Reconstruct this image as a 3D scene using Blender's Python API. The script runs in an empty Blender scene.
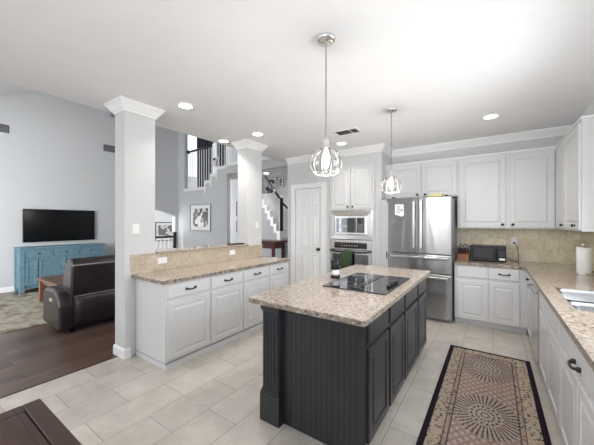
import bpy, bmesh, math, random
from mathutils import Vector, Matrix
random.seed(4)
R = math.radians
PI = math.pi
scene = bpy.context.scene
COL = scene.collection

# ------------------------------------------------------------------ camera, world, lights, exposure
cam_d = bpy.data.cameras.new('camera')
cam_d.sensor_fit = 'HORIZONTAL'; cam_d.sensor_width = 36.0
cam_d.lens = 36.0 * 286.15 / 594.0
cam_d.clip_start = 0.05
cam = bpy.data.objects.new('camera', cam_d); COL.objects.link(cam)
cam.location = (0, 0, 1.5); cam.rotation_euler = (R(90), 0, R(34.44))
scene.camera = cam

world = bpy.data.worlds.new('daylight'); scene.world = world
world.use_nodes = True
bg = world.node_tree.nodes['Background']
bg.inputs[0].default_value = (0.90, 0.95, 1.0, 1); bg.inputs[1].default_value = 1.2

vs = scene.view_settings
vs.view_transform = 'Standard'; vs.look = 'None'; vs.gamma = 1.0; vs.exposure = 0.52
vs.use_curve_mapping = False
scene.cycles.use_denoising = True
scene.cycles.max_bounces = 12; scene.cycles.diffuse_bounces = 6
scene.cycles.sample_clamp_indirect = 8.0

def area_light(name, loc, rot, sx, sy, power, color=(1, 1, 1), spread=180):
    d = bpy.data.lights.new(name, 'AREA'); d.shape = 'RECTANGLE'; d.size = sx; d.size_y = sy
    d.energy = power; d.color = color; d.spread = R(spread)
    o = bpy.data.objects.new(name, d); COL.objects.link(o); o.location = loc; o.rotation_euler = rot
    return o
# daylight entering through the windows behind the camera, over the sink and in the living room; the last three are added fill lamps
area_light('window_and_fill_light', (0.0, -2.85, 1.6), (R(146), 0, R(-24)), 1.8, 2.0, 84, (0.92, 0.96, 1.0))
area_light('window_and_fill_light', (-5.2, -2.3, 1.7), (R(105), 0, R(72)), 3.2, 2.1, 225, (0.97, 0.985, 1.0))
area_light('window_and_fill_light', (0.96, 2.6, 1.75), (R(78), 0, R(90)), 1.4, 1.1, 22, (0.92, 0.96, 1.0), 150)
area_light('window_and_fill_light', (-9.3, 3.0, 1.6), (R(90), 0, R(48)), 0.9, 1.8, 60, (1.0, 1.0, 1.0))  # added fill lamp to brighten the room behind the arch, no window there
area_light('window_and_fill_light', (-10.2, 6.9, 1.5), (R(90), 0, R(-66)), 0.9, 1.8, 55, (0.97, 0.985, 1.0))  # invented lamp that lifts the hall passage wall under the gallery
area_light('window_and_fill_light', (-10.2, 6.6, 3.6), (R(90), 0, R(-90)), 1.6, 3.2, 16, (0.97, 0.985, 1.0))  # added lamp lighting the upper stair gallery, stands for no window

# ------------------------------------------------------------------ constants of the place
H = 2.85            # kitchen ceiling
ZC = 0.918          # worktop height
YB = 5.476          # back wall
XR = 1.0            # right wall
YP = 4.93           # pantry and oven wall
XT = -8.63          # living room wall with the television
YS = 5.6            # stair wall
XCE = -3.87         # edge of kitchen ceiling

# ------------------------------------------------------------------ materials
MATS = {}
def nmat(name):
    m = bpy.data.materials.new(name); m.use_nodes = True
    nt = m.node_tree; b = nt.nodes['Principled BSDF']
    MATS[name] = m
    return m, nt, b
def N(nt, typ, **kw):
    n = nt.nodes.new(typ)
    for k, v in kw.items():
        if k.startswith('i_'):
            key = k[2:]
            key = int(key) if key.isdigit() else key.replace('_', ' ')
            n.inputs[key].default_value = v
        else: setattr(n, k, v)
    return n
def L(nt, a, b): nt.links.new(a, b)
def c4(c): return (c[0], c[1], c[2], 1.0)
def ramp(nt, stops, fac=None, interp='LINEAR'):
    r = nt.nodes.new('ShaderNodeValToRGB'); cr = r.color_ramp; cr.interpolation = interp
    while len(cr.elements) < len(stops): cr.elements.new(0.5)
    for e, (p, c) in zip(cr.elements, stops): e.position = p; e.color = c4(c)
    if fac is not None: L(nt, fac, r.inputs[0])
    return r
def pos(nt): return nt.nodes.new('ShaderNodeNewGeometry').outputs['Position']
def objco(nt): return nt.nodes.new('ShaderNodeTexCoord').outputs['Object']
def mapping(nt, vec, loc=(0, 0, 0), rot=(0, 0, 0), scale=(1, 1, 1)):
    m = nt.nodes.new('ShaderNodeMapping'); L(nt, vec, m.inputs[0])
    m.inputs[1].default_value = loc; m.inputs[2].default_value = rot; m.inputs[3].default_value = scale
    return m.outputs[0]
def swizzle(nt, vec, order, off=(0, 0, 0)):
    s = nt.nodes.new('ShaderNodeSeparateXYZ'); L(nt, vec, s.inputs[0])
    c = nt.nodes.new('ShaderNodeCombineXYZ')
    for i, ch in enumerate(order):
        if ch in 'XYZ':
            a = N(nt, 'ShaderNodeMath', operation='ADD'); a.inputs[1].default_value = off[i]
            L(nt, s.outputs[ch], a.inputs[0]); L(nt, a.outputs[0], c.inputs[i])
    return c.outputs[0]
def bump(nt, b, h, strength=0.2, dist=0.005):
    n = nt.nodes.new('ShaderNodeBump'); n.inputs['Strength'].default_value = strength; n.inputs['Distance'].default_value = dist
    L(nt, h, n.inputs['Height']); L(nt, n.outputs[0], b.inputs['Normal']); return n
def mixc(nt, fac, a, b, mode='MIX'):
    m = nt.nodes.new('ShaderNodeMix'); m.data_type = 'RGBA'; m.blend_type = mode
    for s, v in ((m.inputs[0], fac), (m.inputs[6], a), (m.inputs[7], b)):
        if isinstance(v, (int, float)): s.default_value = v
        elif isinstance(v, tuple): s.default_value = c4(v)
        else: L(nt, v, s)
    return m.outputs[2]

def paint(name, col, rough=0.5, var=0.03, metal=0.0, scale=6.0, coat=0.0, bmp=0.0, spec=0.5):
    m, nt, b = nmat(name)
    n = N(nt, 'ShaderNodeTexNoise', i_Scale=scale, i_Detail=3.0); L(nt, objco(nt), n.inputs['Vector'])
    lo = tuple(max(0, c * (1 - var)) for c in col); hi = tuple(min(1, c * (1 + var)) for c in col)
    r = ramp(nt, [(0.3, lo), (0.7, hi)], n.outputs[0]); L(nt, r.outputs[0], b.inputs['Base Color'])
    b.inputs['Roughness'].default_value = rough; b.inputs['Metallic'].default_value = metal
    b.inputs['Specular IOR Level'].default_value = spec
    if coat: b.inputs['Coat Weight'].default_value = coat; b.inputs['Coat Roughness'].default_value = 0.1
    if bmp:
        n2 = N(nt, 'ShaderNodeTexNoise', i_Scale=180.0, i_Detail=2.0); L(nt, objco(nt), n2.inputs['Vector'])
        bump(nt, b, n2.outputs[0], bmp, 0.002)
    return m

WALL = paint('wall_paint', (0.63, 0.63, 0.63), 0.75, 0.012, bmp=0.1)
GREY = paint('grey_wall_paint', (0.56, 0.57, 0.58), 0.75, 0.012, bmp=0.1)
CEIL = paint('ceiling_paint', (0.88, 0.88, 0.885), 0.9, 0.01, bmp=0.15)
TRIM = paint('white_trim_paint', (0.86, 0.86, 0.855), 0.4, 0.01)
CAB = paint('white_cabinet_paint', (0.66, 0.66, 0.665), 0.35, 0.012)
ISL = paint('charcoal_cabinet_paint', (0.0215, 0.0235, 0.027), 0.34, 0.12)
BLACK = paint('black_metal', (0.012, 0.012, 0.013), 0.35, 0.2)
BPLAS = paint('black_plastic', (0.008, 0.0085, 0.010), 0.22, 0.15, spec=0.3)
GLOSS = paint('black_glass', (0.008, 0.009, 0.011), 0.04, 0.1, spec=0.8)
CHROME = paint('polished_nickel', (0.82, 0.81, 0.79), 0.24, 0.03, metal=1.0)
BLUE = paint('weathered_blue_paint', (0.13, 0.235, 0.295), 0.5, 0.2, scale=14)
INKD = paint('dim_button_grey', (0.05, 0.05, 0.055), 0.5, 0.1)
MIRR = paint('dark_mirror_glass', (0.20, 0.205, 0.215), 0.05, 0.03, metal=1.0)
SCREEN = paint('dark_screen', (0.004, 0.005, 0.006), 0.14, 0.1, spec=0.2)
RIBG = paint('pale_glass_rib', (0.20, 0.195, 0.185), 0.2, 0.02)
BRASS = paint('dark_bronze', (0.06, 0.05, 0.04), 0.4, 0.1, metal=0.7)
PLATE = paint('white_plastic', (0.85, 0.85, 0.84), 0.35, 0.01)
PAPER = paint('white_paper', (0.86, 0.86, 0.86), 0.9, 0.02, scale=30)
TOWEL = paint('green_towel', (0.045, 0.075, 0.035), 0.95, 0.3, scale=60)
NAVY = paint('dark_navy_cloth', (0.012, 0.014, 0.03), 0.8, 0.3)
REDWD = paint('red_brown_wood', (0.10, 0.028, 0.022), 0.35, 0.3, scale=10)
ORNGW = paint('orange_wood', (0.27, 0.10, 0.05), 0.45, 0.2, scale=12)
YELL = paint('pale_yellow_card', (0.72, 0.62, 0.30), 0.7, 0.05)
GREYP = paint('grey_ink', (0.25, 0.25, 0.27), 0.8, 0.1)
TANW = paint('tan_wood', (0.45, 0.33, 0.24), 0.5, 0.1)

def stainless(name, col=(0.56, 0.57, 0.58), rough=0.24, wav=0.05):
    m, nt, b = nmat(name)
    v = mapping(nt, objco(nt), scale=(90, 90, 1.2))
    n = N(nt, 'ShaderNodeTexNoise', i_Scale=3.0, i_Detail=2.0); L(nt, v, n.inputs['Vector'])
    r = ramp(nt, [(0.3, tuple(c * 0.93 for c in col)), (0.7, tuple(c * 1.06 for c in col))], n.outputs[0])
    L(nt, r.outputs[0], b.inputs['Base Color'])
    b.inputs['Metallic'].default_value = 1.0; b.inputs['Roughness'].default_value = rough
    v2 = mapping(nt, objco(nt), scale=(5.0, 5.0, 0.9))
    n2 = N(nt, 'ShaderNodeTexNoise', i_Scale=1.0, i_Detail=1.0); L(nt, v2, n2.inputs['Vector'])
    if wav:
        bump(nt, b, n2.outputs[0], 0.25, wav)
        b.inputs['Anisotropic'].default_value = 0.85; b.inputs['Anisotropic Rotation'].default_value = 0.25
        tg = N(nt, 'ShaderNodeTangent', direction_type='RADIAL', axis='Z'); L(nt, tg.outputs[0], b.inputs['Tangent'])
    return m
STEEL = stainless('stainless_steel', (0.40, 0.40, 0.405), 0.27, 0.04)
STEEL2 = stainless('smooth_stainless_steel', (0.70, 0.70, 0.70), 0.25, 0.0)

def granite(name, shift, rough):
    m, nt, b = nmat(name); p = pos(nt)
    n1 = N(nt, 'ShaderNodeTexNoise', i_Scale=38.0, i_Detail=9.0, i_Roughness=0.72); L(nt, p, n1.inputs['Vector'])
    a = 0.385 + shift
    r1 = ramp(nt, [(a - 0.05, (0.045, 0.035, 0.032)), (a, (0.15, 0.105, 0.08)), (a + 0.05, (0.37, 0.295, 0.23)), (a + 0.13, (0.50, 0.43, 0.36)), (a + 0.27, (0.70, 0.64, 0.57))], n1.outputs[0])
    v = N(nt, 'ShaderNodeTexVoronoi', i_Scale=70.0); L(nt, p, v.inputs['Vector'])
    sep = nt.nodes.new('ShaderNodeSeparateColor'); L(nt, v.outputs['Color'], sep.inputs[0])
    q = 0.1 + shift
    r2 = ramp(nt, [(0.0, (0.05, 0.042, 0.04)), (q, (0.16, 0.12, 0.09)), (q + 0.08, (0.42, 0.34, 0.26)), (0.75, (0.56, 0.49, 0.42)), (1.0, (0.74, 0.70, 0.64))], sep.outputs[0])
    L(nt, mixc(nt, 1.0, mixc(nt, 0.42, r1.outputs[0], r2.outputs[0]), (0.84, 0.82, 0.80), 'MULTIPLY'), b.inputs['Base Color'])
    b.inputs['Roughness'].default_value = rough; b.inputs['Specular IOR Level'].default_value = 0.5
    if rough > 0.2: bump(nt, b, n1.outputs[0], 0.6, 0.01)
    return m
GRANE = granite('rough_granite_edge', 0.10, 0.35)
GRAN = granite('granite', 0.0, 0.09)

def floor_tile():
    m, nt, b = nmat('beige_floor_tile'); p = pos(nt)
    v = swizzle(nt, p, 'YX', (-1.1805, 0.63 + 6.3, 0))
    br = N(nt, 'ShaderNodeTexBrick', offset=0.5, offset_frequency=2, squash=1.0)
    br.inputs['Scale'].default_value = 1.0; br.inputs['Mortar Size'].default_value = 0.0028
    br.inputs['Mortar Smooth'].default_value = 0.1; br.inputs['Bias'].default_value = 0.0
    br.inputs['Brick Width'].default_value = 0.625; br.inputs['Row Height'].default_value = 0.315
    br.inputs['Color1'].default_value = c4((0.55, 0.505, 0.455)); br.inputs['Color2'].default_value = c4((0.62, 0.57, 0.515))
    br.inputs['Mortar'].default_value = c4((0.30, 0.265, 0.235)); L(nt, v, br.inputs['Vector'])
    n = N(nt, 'ShaderNodeTexNoise', i_Scale=5.0, i_Detail=6.0, i_Roughness=0.65); L(nt, p, n.inputs['Vector'])
    r = ramp(nt, [(0.3, (0.80, 0.79, 0.78)), (0.7, (1.06, 1.06, 1.06))], n.outputs[0])
    L(nt, mixc(nt, 1.0, br.outputs['Color'], r.outputs[0], 'MULTIPLY'), b.inputs['Base Color'])
    b.inputs['Roughness'].default_value = 0.32
    inv = N(nt, 'ShaderNodeMath', operation='SUBTRACT'); inv.inputs[0].default_value = 1.0; L(nt, br.outputs['Fac'], inv.inputs[1])
    bump(nt, b, inv.outputs[0], 0.5, 0.002)
    return m
TILE = floor_tile()

def planks(name, order, off, pw, ph, c1, c2, cm, rough=0.35, grain=(3, 40), coords='pos'):
    m, nt, b = nmat(name); p = pos(nt) if coords == 'pos' else objco(nt)
    v = swizzle(nt, p, order, off)
    br = N(nt, 'ShaderNodeTexBrick', offset=0.37, offset_frequency=3, squash=1.0)
    br.inputs['Scale'].default_value = 1.0; br.inputs['Mortar Size'].default_value = 0.0018
    br.inputs['Brick Width'].default_value = pw; br.inputs['Row Height'].default_value = ph
    br.inputs['Color1'].default_value = c4(c1); br.inputs['Color2'].default_value = c4(c2); br.inputs['Mortar'].default_value = c4(cm)
    L(nt, v, br.inputs['Vector'])
    v2 = mapping(nt, v, scale=(grain[0], grain[1], 1))
    n = N(nt, 'ShaderNodeTexNoise', i_Scale=1.0, i_Detail=6.0, i_Roughness=0.6); L(nt, v2, n.inputs['Vector'])
    r = ramp(nt, [(0.3, (0.55, 0.52, 0.50)), (0.7, (1.25, 1.2, 1.15))], n.outputs[0])
    L(nt, mixc(nt, 1.0, br.outputs['Color'], r.outputs[0], 'MULTIPLY'), b.inputs['Base Color'])
    b.inputs['Roughness'].default_value = rough
    bump(nt, b, n.outputs[0], 0.15, 0.002)
    return m
WOODF = planks('dark_plank_floor', 'YX', (20, 20, 0), 1.3, 0.13, (0.075, 0.045, 0.036), (0.15, 0.098, 0.076), (0.015, 0.01, 0.008), 0.3)
WOODT = planks('dark_table_wood', 'XY', (20, 20.02, 0), 4.0, 0.16, (0.050, 0.024, 0.018), (0.068, 0.033, 0.025), (0.006, 0.004, 0.004), 0.42, (4, 30))
WOODB = planks('brown_coffee_table_wood', 'XY', (20, 20, 0), 2.0, 0.2, (0.16, 0.068, 0.04), (0.20, 0.09, 0.05), (0.05, 0.02, 0.015), 0.3, (4, 30))

def splash(name, order, ca=(0.70, 0.615, 0.45), cb=(0.82, 0.74, 0.57)):
    m, nt, b = nmat(name); p = pos(nt)
    v = swizzle(nt, p, order, (20.05, 10 - ZC, 0))
    br = N(nt, 'ShaderNodeTexBrick', offset=0.5, offset_frequency=2, squash=1.0)
    br.inputs['Scale'].default_value = 1.0; br.inputs['Mortar Size'].default_value = 0.0022
    br.inputs['Brick Width'].default_value = 0.152; br.inputs['Row Height'].default_value = 0.152
    br.inputs['Color1'].default_value = c4(ca); br.inputs['Color2'].default_value = c4(cb)
    br.inputs['Mortar'].default_value = c4((0.50, 0.43, 0.31)); L(nt, v, br.inputs['Vector'])
    n = N(nt, 'ShaderNodeTexNoise', i_Scale=22.0, i_Detail=6.0); L(nt, p, n.inputs['Vector'])
    r = ramp(nt, [(0.3, (0.82, 0.80, 0.77)), (0.7, (1.05, 1.05, 1.05))], n.outputs[0])
    L(nt, mixc(nt, 1.0, br.outputs['Color'], r.outputs[0], 'MULTIPLY'), b.inputs['Base Color'])
    b.inputs['Roughness'].default_value = 0.45
    return m
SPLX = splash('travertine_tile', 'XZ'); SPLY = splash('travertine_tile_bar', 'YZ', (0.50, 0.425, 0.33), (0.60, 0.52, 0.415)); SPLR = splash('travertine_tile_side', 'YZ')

def leather():
    m, nt, b = nmat('dark_brown_leather'); p = objco(nt)
    n = N(nt, 'ShaderNodeTexNoise', i_Scale=5.0, i_Detail=5.0); L(nt, p, n.inputs['Vector'])
    r = ramp(nt, [(0.3, (0.018, 0.013, 0.0145)), (0.7, (0.036, 0.027, 0.029))], n.outputs[0]); L(nt, r.outputs[0], b.inputs['Base Color'])
    v = N(nt, 'ShaderNodeTexVoronoi', i_Scale=110.0); L(nt, p, v.inputs['Vector'])
    b.inputs['Roughness'].default_value = 0.30; bump(nt, b, v.outputs[0], 0.2, 0.002)
    return m
LEATH = leather()

def mottled_rug():
    m, nt, b = nmat('beige_mottled_pile'); p = pos(nt)
    n = N(nt, 'ShaderNodeTexNoise', i_Scale=4.5, i_Detail=8.0, i_Roughness=0.7); L(nt, p, n.inputs['Vector'])
    r = ramp(nt, [(0.36, (0.12, 0.105, 0.075)), (0.46, (0.24, 0.21, 0.16)), (0.56, (0.36, 0.335, 0.275)), (0.66, (0.18, 0.18, 0.165))], n.outputs[0])
    L(nt, r.outputs[0], b.inputs['Base Color']); b.inputs['Roughness'].default_value = 0.95
    return m
RUG2 = mottled_rug()

def art(name, scale, dark=(0.03, 0.03, 0.035), light=(0.75, 0.75, 0.75), seed=0.0):
    m, nt, b = nmat(name)
    v = mapping(nt, objco(nt), loc=(seed, seed * 0.7, seed * 1.3), scale=(scale, scale, scale * 0.8))
    vo = N(nt, 'ShaderNodeTexVoronoi', i_Scale=1.0, distance='CHEBYCHEV'); L(nt, v, vo.inputs['Vector'])
    s = nt.nodes.new('ShaderNodeSeparateColor'); L(nt, vo.outputs['Color'], s.inputs[0])
    n = N(nt, 'ShaderNodeTexNoise', i_Scale=1.7, i_Detail=4.0); L(nt, v, n.inputs['Vector'])
    a = N(nt, 'ShaderNodeMath', operation='ADD'); L(nt, s.outputs[0], a.inputs[0]); L(nt, n.outputs[0], a.inputs[1])
    r = ramp(nt, [(0.46, dark), (0.51, tuple(0.4 * x + 0.05 for x in light)), (0.58, light)], None)
    h = N(nt, 'ShaderNodeMath', operation='MULTIPLY'); h.inputs[1].default_value = 0.5; L(nt, a.outputs[0], h.inputs[0]); L(nt, h.outputs[0], r.inputs[0])
    L(nt, r.outputs[0], b.inputs['Base Color']); b.inputs['Roughness'].default_value = 0.3
    return m
ART1 = art('black_white_print', 7.0); ART2 = art('grey_print', 9.0, (0.2, 0.2, 0.2), (0.7, 0.7, 0.7), 3.0)
ART3 = art('dark_line_print', 8.0, (0.05, 0.05, 0.06), (0.6, 0.6, 0.62), 6.0)

def emit(name, col, s):
    m, nt, b = nmat(name)
    b.inputs['Base Color'].default_value = c4(col); b.inputs['Emission Color'].default_value = c4(col); b.inputs['Emission Strength'].default_value = s
    return m
LAMP = emit('lit_diffuser', (1.0, 0.98, 0.94), 6.0)
BULB = emit('lit_bulb', (1.0, 0.90, 0.74), 1.4)

def thin_glass(name, tint=(1, 1, 1), gloss=0.12):
    m = bpy.data.materials.new(name); m.use_nodes = True; nt = m.node_tree
    for n in list(nt.nodes): nt.nodes.remove(n)
    out = nt.nodes.new('ShaderNodeOutputMaterial'); tr = nt.nodes.new('ShaderNodeBsdfTransparent'); gl = nt.nodes.new('ShaderNodeBsdfGlossy')
    tr.inputs[0].default_value = c4(tint); gl.inputs['Roughness'].default_value = 0.05
    lw = nt.nodes.new('ShaderNodeLayerWeight'); lw.inputs[0].default_value = 0.35
    mx = nt.nodes.new('ShaderNodeMixShader')
    mp = N(nt, 'ShaderNodeMapRange'); mp.inputs[3].default_value = gloss; mp.inputs[4].default_value = 0.28
    L(nt, lw.outputs['Facing'], mp.inputs[0]); L(nt, mp.outputs[0], mx.inputs[0])
    L(nt, tr.outputs[0], mx.inputs[1]); L(nt, gl.outputs[0], mx.inputs[2]); L(nt, mx.outputs[0], out.inputs[0])
    return m
GLASS = thin_glass('fluted_clear_glass', (0.97, 0.97, 0.96), 0.04)

# oriental runner pattern
RX0, RX1, RY0, RY1 = -0.43, 0.325, 1.36, 3.945
def runner():
    m, nt, b = nmat('oriental_runner_pile'); p = pos(nt)
    s = nt.nodes.new('ShaderNodeSeparateXYZ'); L(nt, p, s.inputs[0])
    def M(op, a, bb=None, clamp=False):
        n = N(nt, 'ShaderNodeMath', operation=op, use_clamp=clamp)
        for i, v in enumerate((a, bb)):
            if v is None: continue
            if isinstance(v, (int, float)): n.inputs[i].default_value = v
            else: L(nt, v, n.inputs[i])
        return n.outputs[0]
    X, Y = s.outputs['X'], s.outputs['Y']
    cx = (RX0 + RX1) / 2
    x = M('SUBTRACT', X, cx); ax = M('ABSOLUTE', x)
    hw = (RX1 - RX0) / 2
    dx = M('SUBTRACT', hw, ax)
    dy = M('MINIMUM', M('SUBTRACT', Y, RY0), M('SUBTRACT', RY1, Y))
    dist = M('MINIMUM', dx, dy)                       # distance to the edge
    # medallions
    per = 0.866
    vy = M('SUBTRACT', M('MODULO', M('ADD', Y, 10 * per - 2.648 + per / 2), per), per / 2)
    ex = x; ey = M('MULTIPLY', vy, 0.78)
    r = M('SQRT', M('ADD', M('MULTIPLY', ex, ex), M('MULTIPLY', ey, ey)))
    th = M('ARCTAN2', ey, ex)
    rad1 = M('SINE', M('ADD', M('MULTIPLY', th, 40.0), M('MULTIPLY', M('SINE', M('MULTIPLY', r, 40.0)), 0.5)))
    zig = M('SINE', M('ADD', M('MULTIPLY', th, 16.0), M('MULTIPLY', M('SINE', M('MULTIPLY', r, 85.0)), 2.2)))
    ring = M('SINE', M('MULTIPLY', r, 190.0))
    noise = N(nt, 'ShaderNodeTexNoise', i_Scale=95.0, i_Detail=3.0); L(nt, p, noise.inputs['Vector'])
    nz = noise.outputs[0]
    fine = M('ADD', M('MULTIPLY', M('ADD', zig, ring), 0.25), nz)
    CD, CB, CP, CS, CG = (0.045, 0.038, 0.044), (0.37, 0.30, 0.24), (0.31, 0.205, 0.175), (0.41, 0.36, 0.31), (0.22, 0.195, 0.185)
    core = ramp(nt, [(0.15, CD), (0.32, CG), (0.42, CP), (0.62, CB), (0.85, CS)], fine)
    burst = ramp(nt, [(0.32, CD), (0.41, CG), (0.48, CB), (0.62, CP), (0.8, CS)], M('ADD', M('MULTIPLY', rad1, 0.24), nz))
    # outer field lattice
    la = M('SINE', M('MULTIPLY', M('ADD', x, M('MULTIPLY', Y, 0.8)), 48.0)); lb = M('SINE', M('MULTIPLY', M('SUBTRACT', x, M('MULTIPLY', Y, 0.8)), 48.0))
    lat = M('ADD', M('MULTIPLY', M('MINIMUM', M('ABSOLUTE', la), M('ABSOLUTE', lb)), 0.45), M('MULTIPLY', nz, 0.75))
    field = ramp(nt, [(0.28, CD), (0.38, CG), (0.47, CP), (0.60, CP), (0.72, CB), (0.85, CS)], lat)
    def step(v, a, w=0.004):
        n = N(nt, 'ShaderNodeMapRange'); n.inputs[1].default_value = a - w; n.inputs[2].default_value = a + w
        L(nt, v, n.inputs[0]); return n.outputs[0]
    c = mixc(nt, step(r, 0.115, 0.012), core.outputs[0], burst.outputs[0])
    c = mixc(nt, step(r, 0.225, 0.012), c, field.outputs[0])
    # border bands
    mot = N(nt, 'ShaderNodeTexVoronoi', i_Scale=36.0); L(nt, p, mot.inputs['Vector'])
    ms = nt.nodes.new('ShaderNodeSeparateColor'); L(nt, mot.outputs['Color'], ms.inputs[0])
    mcol = ramp(nt, [(0.0, (0.07, 0.065, 0.08)), (0.2, (0.27, 0.13, 0.10)), (0.4, (0.17, 0.16, 0.13)), (0.6, (0.40, 0.26, 0.17)), (0.8, (0.13, 0.11, 0.105))], ms.outputs[0], 'CONSTANT')
    msk = M('LESS_THAN', M('ADD', mot.outputs['Distance'], M('MULTIPLY', M('SUBTRACT', nz, 0.5), 0.6)), 0.40)
    bord = mixc(nt, msk, (0.42, 0.345, 0.265), mcol.outputs[0])
    c = mixc(nt, step(dist, 0.170, 0.002), (0.06, 0.045, 0.05), c)
    inner = mixc(nt, msk, (0.35, 0.265, 0.215), mcol.outputs[0])
    c = mixc(nt, step(dist, 0.162, 0.002), inner, c)
    c = mixc(nt, step(dist, 0.136, 0.002), (0.07, 0.05, 0.05), c)
    c = mixc(nt, step(dist, 0.130, 0.002), bord, c)
    c = mixc(nt, step(dist, 0.042, 0.002), (0.020, 0.012, 0.020), c)
    L(nt, c, b.inputs['Base Color']); b.inputs['Roughness'].default_value = 0.95; b.inputs['Specular IOR Level'].default_value = 0.1
    bump(nt, b, nz, 0.3, 0.003)
    return m
RUG1 = runner()

# ------------------------------------------------------------------ mesh helpers
class MB:
    def __init__(s): s.bm = bmesh.new(); s.smooth_faces = []
    def face(s, vs, smooth=False):
        try:
            f = s.bm.faces.new(vs); f.smooth = smooth; return f
        except ValueError: return None
    def box(s, x0, x1, y0, y1, z0, z1):
        x0, x1 = min(x0, x1), max(x0, x1); y0, y1 = min(y0, y1), max(y0, y1); z0, z1 = min(z0, z1), max(z0, z1)
        v = [s.bm.verts.new(p) for p in ((x0, y0, z0), (x1, y0, z0), (x1, y1, z0), (x0, y1, z0), (x0, y0, z1), (x1, y0, z1), (x1, y1, z1), (x0, y1, z1))]
        for q in ((3, 2, 1, 0), (4, 5, 6, 7), (0, 1, 5, 4), (1, 2, 6, 5), (2, 3, 7, 6), (3, 0, 4, 7)): s.face([v[i] for i in q])
        return s
    def loft(s, rings, cap=True, closed=True, smooth=False):
        rv = [[s.bm.verts.new(p) for p in r] for r in rings]
        n = len(rv[0])
        for a, b in zip(rv[:-1], rv[1:]):
            for i in range(n if closed else n - 1):
                j = (i + 1) % n; s.face([a[i], a[j], b[j], b[i]], smooth)
        if cap: s.face(list(reversed(rv[0]))); s.face(rv[-1])
        return s
    def prism(s, pts, axis, a0, a1):
        """extrude a polygon (list of 2-D points) along an axis; pts are the other two coordinates in order"""
        def mk(p, a):
            return {'x': (a, p[0], p[1]), 'y': (p[0], a, p[1]), 'z': (p[0], p[1], a)}[axis]
        A = [s.bm.verts.new(mk(p, a0)) for p in pts]; B = [s.bm.verts.new(mk(p, a1)) for p in pts]
        n = len(pts)
        for i in range(n): s.face([A[i], A[(i + 1) % n], B[(i + 1) % n], B[i]])
        s.face(list(reversed(A))); s.face(B)
        return s
    def tube(s, pts, r, seg=10, cap=True):
        pts = [Vector(p) for p in pts]; rings = []
        rr = r if isinstance(r, (list, tuple)) else [r] * len(pts)
        up = None
        for i, p in enumerate(pts):
            if i == 0: t = pts[1] - p
            elif i == len(pts) - 1: t = p - pts[i - 1]
            else: t = (pts[i + 1] - p).normalized() + (p - pts[i - 1]).normalized()
            t.normalize()
            if up is None:
                up = Vector((0, 0, 1)) if abs(t.z) < 0.9 else Vector((1, 0, 0))
            a = t.cross(up).normalized(); b = a.cross(t).normalized(); up = b
            rings.append([p + (a * math.cos(2 * PI * k / seg) + b * math.sin(2 * PI * k / seg)) * rr[i] for k in range(seg)])
        return s.loft(rings, cap, True, True)
    def lathe(s, prof, c=(0, 0, 0), seg=24, axis='z', cap=True, mod=None):
        rings = []
        for r, h in prof:
            ring = []
            for k in range(seg):
                a = 2 * PI * k / seg; q = max(r, 1e-5)
                if mod: q *= mod(a)
                x, y = q * math.cos(a), q * math.sin(a)
                if axis == 'z': ring.append((c[0] + x, c[1] + y, c[2] + h))
                elif axis == 'y': ring.append((c[0] + x, c[1] + h, c[2] + y))
                else: ring.append((c[0] + h, c[1] + x, c[2] + y))
            rings.append(ring)
        return s.loft(rings, cap, True, True)
    def panel(s, x0, x1, z0, z1, rings):
        """nested rectangular rings facing -y: rings are (inset, y); closed front and back"""
        rv = []
        for ins, y in rings:
            rv.append([s.bm.verts.new(p) for p in ((x0 + ins, y, z0 + ins), (x1 - ins, y, z0 + ins), (x1 - ins, y, z1 - ins), (x0 + ins, y, z1 - ins))])
        for a, b in zip(rv[:-1], rv[1:]):
            for i in range(4):
                j = (i + 1) % 4; s.face([a[i], a[j], b[j], b[i]])
        s.face(list(reversed(rv[0]))); s.face(rv[-1])
        return s
    def sphere(s, c, r, seg=16, sc=(1, 1, 1)):
        n = seg // 2; prof = [(r * math.sin(PI * i / n), -r * math.cos(PI * i / n)) for i in range(n + 1)]
        rings = [[(c[0] + max(q, 1e-4) * math.cos(2 * PI * k / seg) * sc[0], c[1] + max(q, 1e-4) * math.sin(2 * PI * k / seg) * sc[1], c[2] + h * sc[2]) for k in range(seg)] for q, h in prof]
        return s.loft(rings, True, True, True)
    def build(s, name, mat, parent=None, bevel=0.0, subsurf=0, loc=None, seg=2):
        bmesh.ops.recalc_face_normals(s.bm, faces=s.bm.faces)
        if loc is not None and parent is None:
            bmesh.ops.translate(s.bm, vec=-Vector(loc), verts=s.bm.verts)
        me = bpy.data.meshes.new(name); s.bm.to_mesh(me); s.bm.free()
        me.materials.append(mat)
        o = bpy.data.objects.new(name, me); COL.objects.link(o)
        if parent is not None: o.parent = parent
        elif loc is not None: o.location = loc
        if bevel:
            b = o.modifiers.new('bevel', 'BEVEL'); b.width = bevel; b.segments = seg; b.limit_method = 'ANGLE'; b.angle_limit = R(40)
        if subsurf:
            d = o.modifiers.new('subdivision', 'SUBSURF'); d.levels = subsurf; d.render_levels = subsurf
            for p in me.polygons: p.use_smooth = True
        return o

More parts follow.
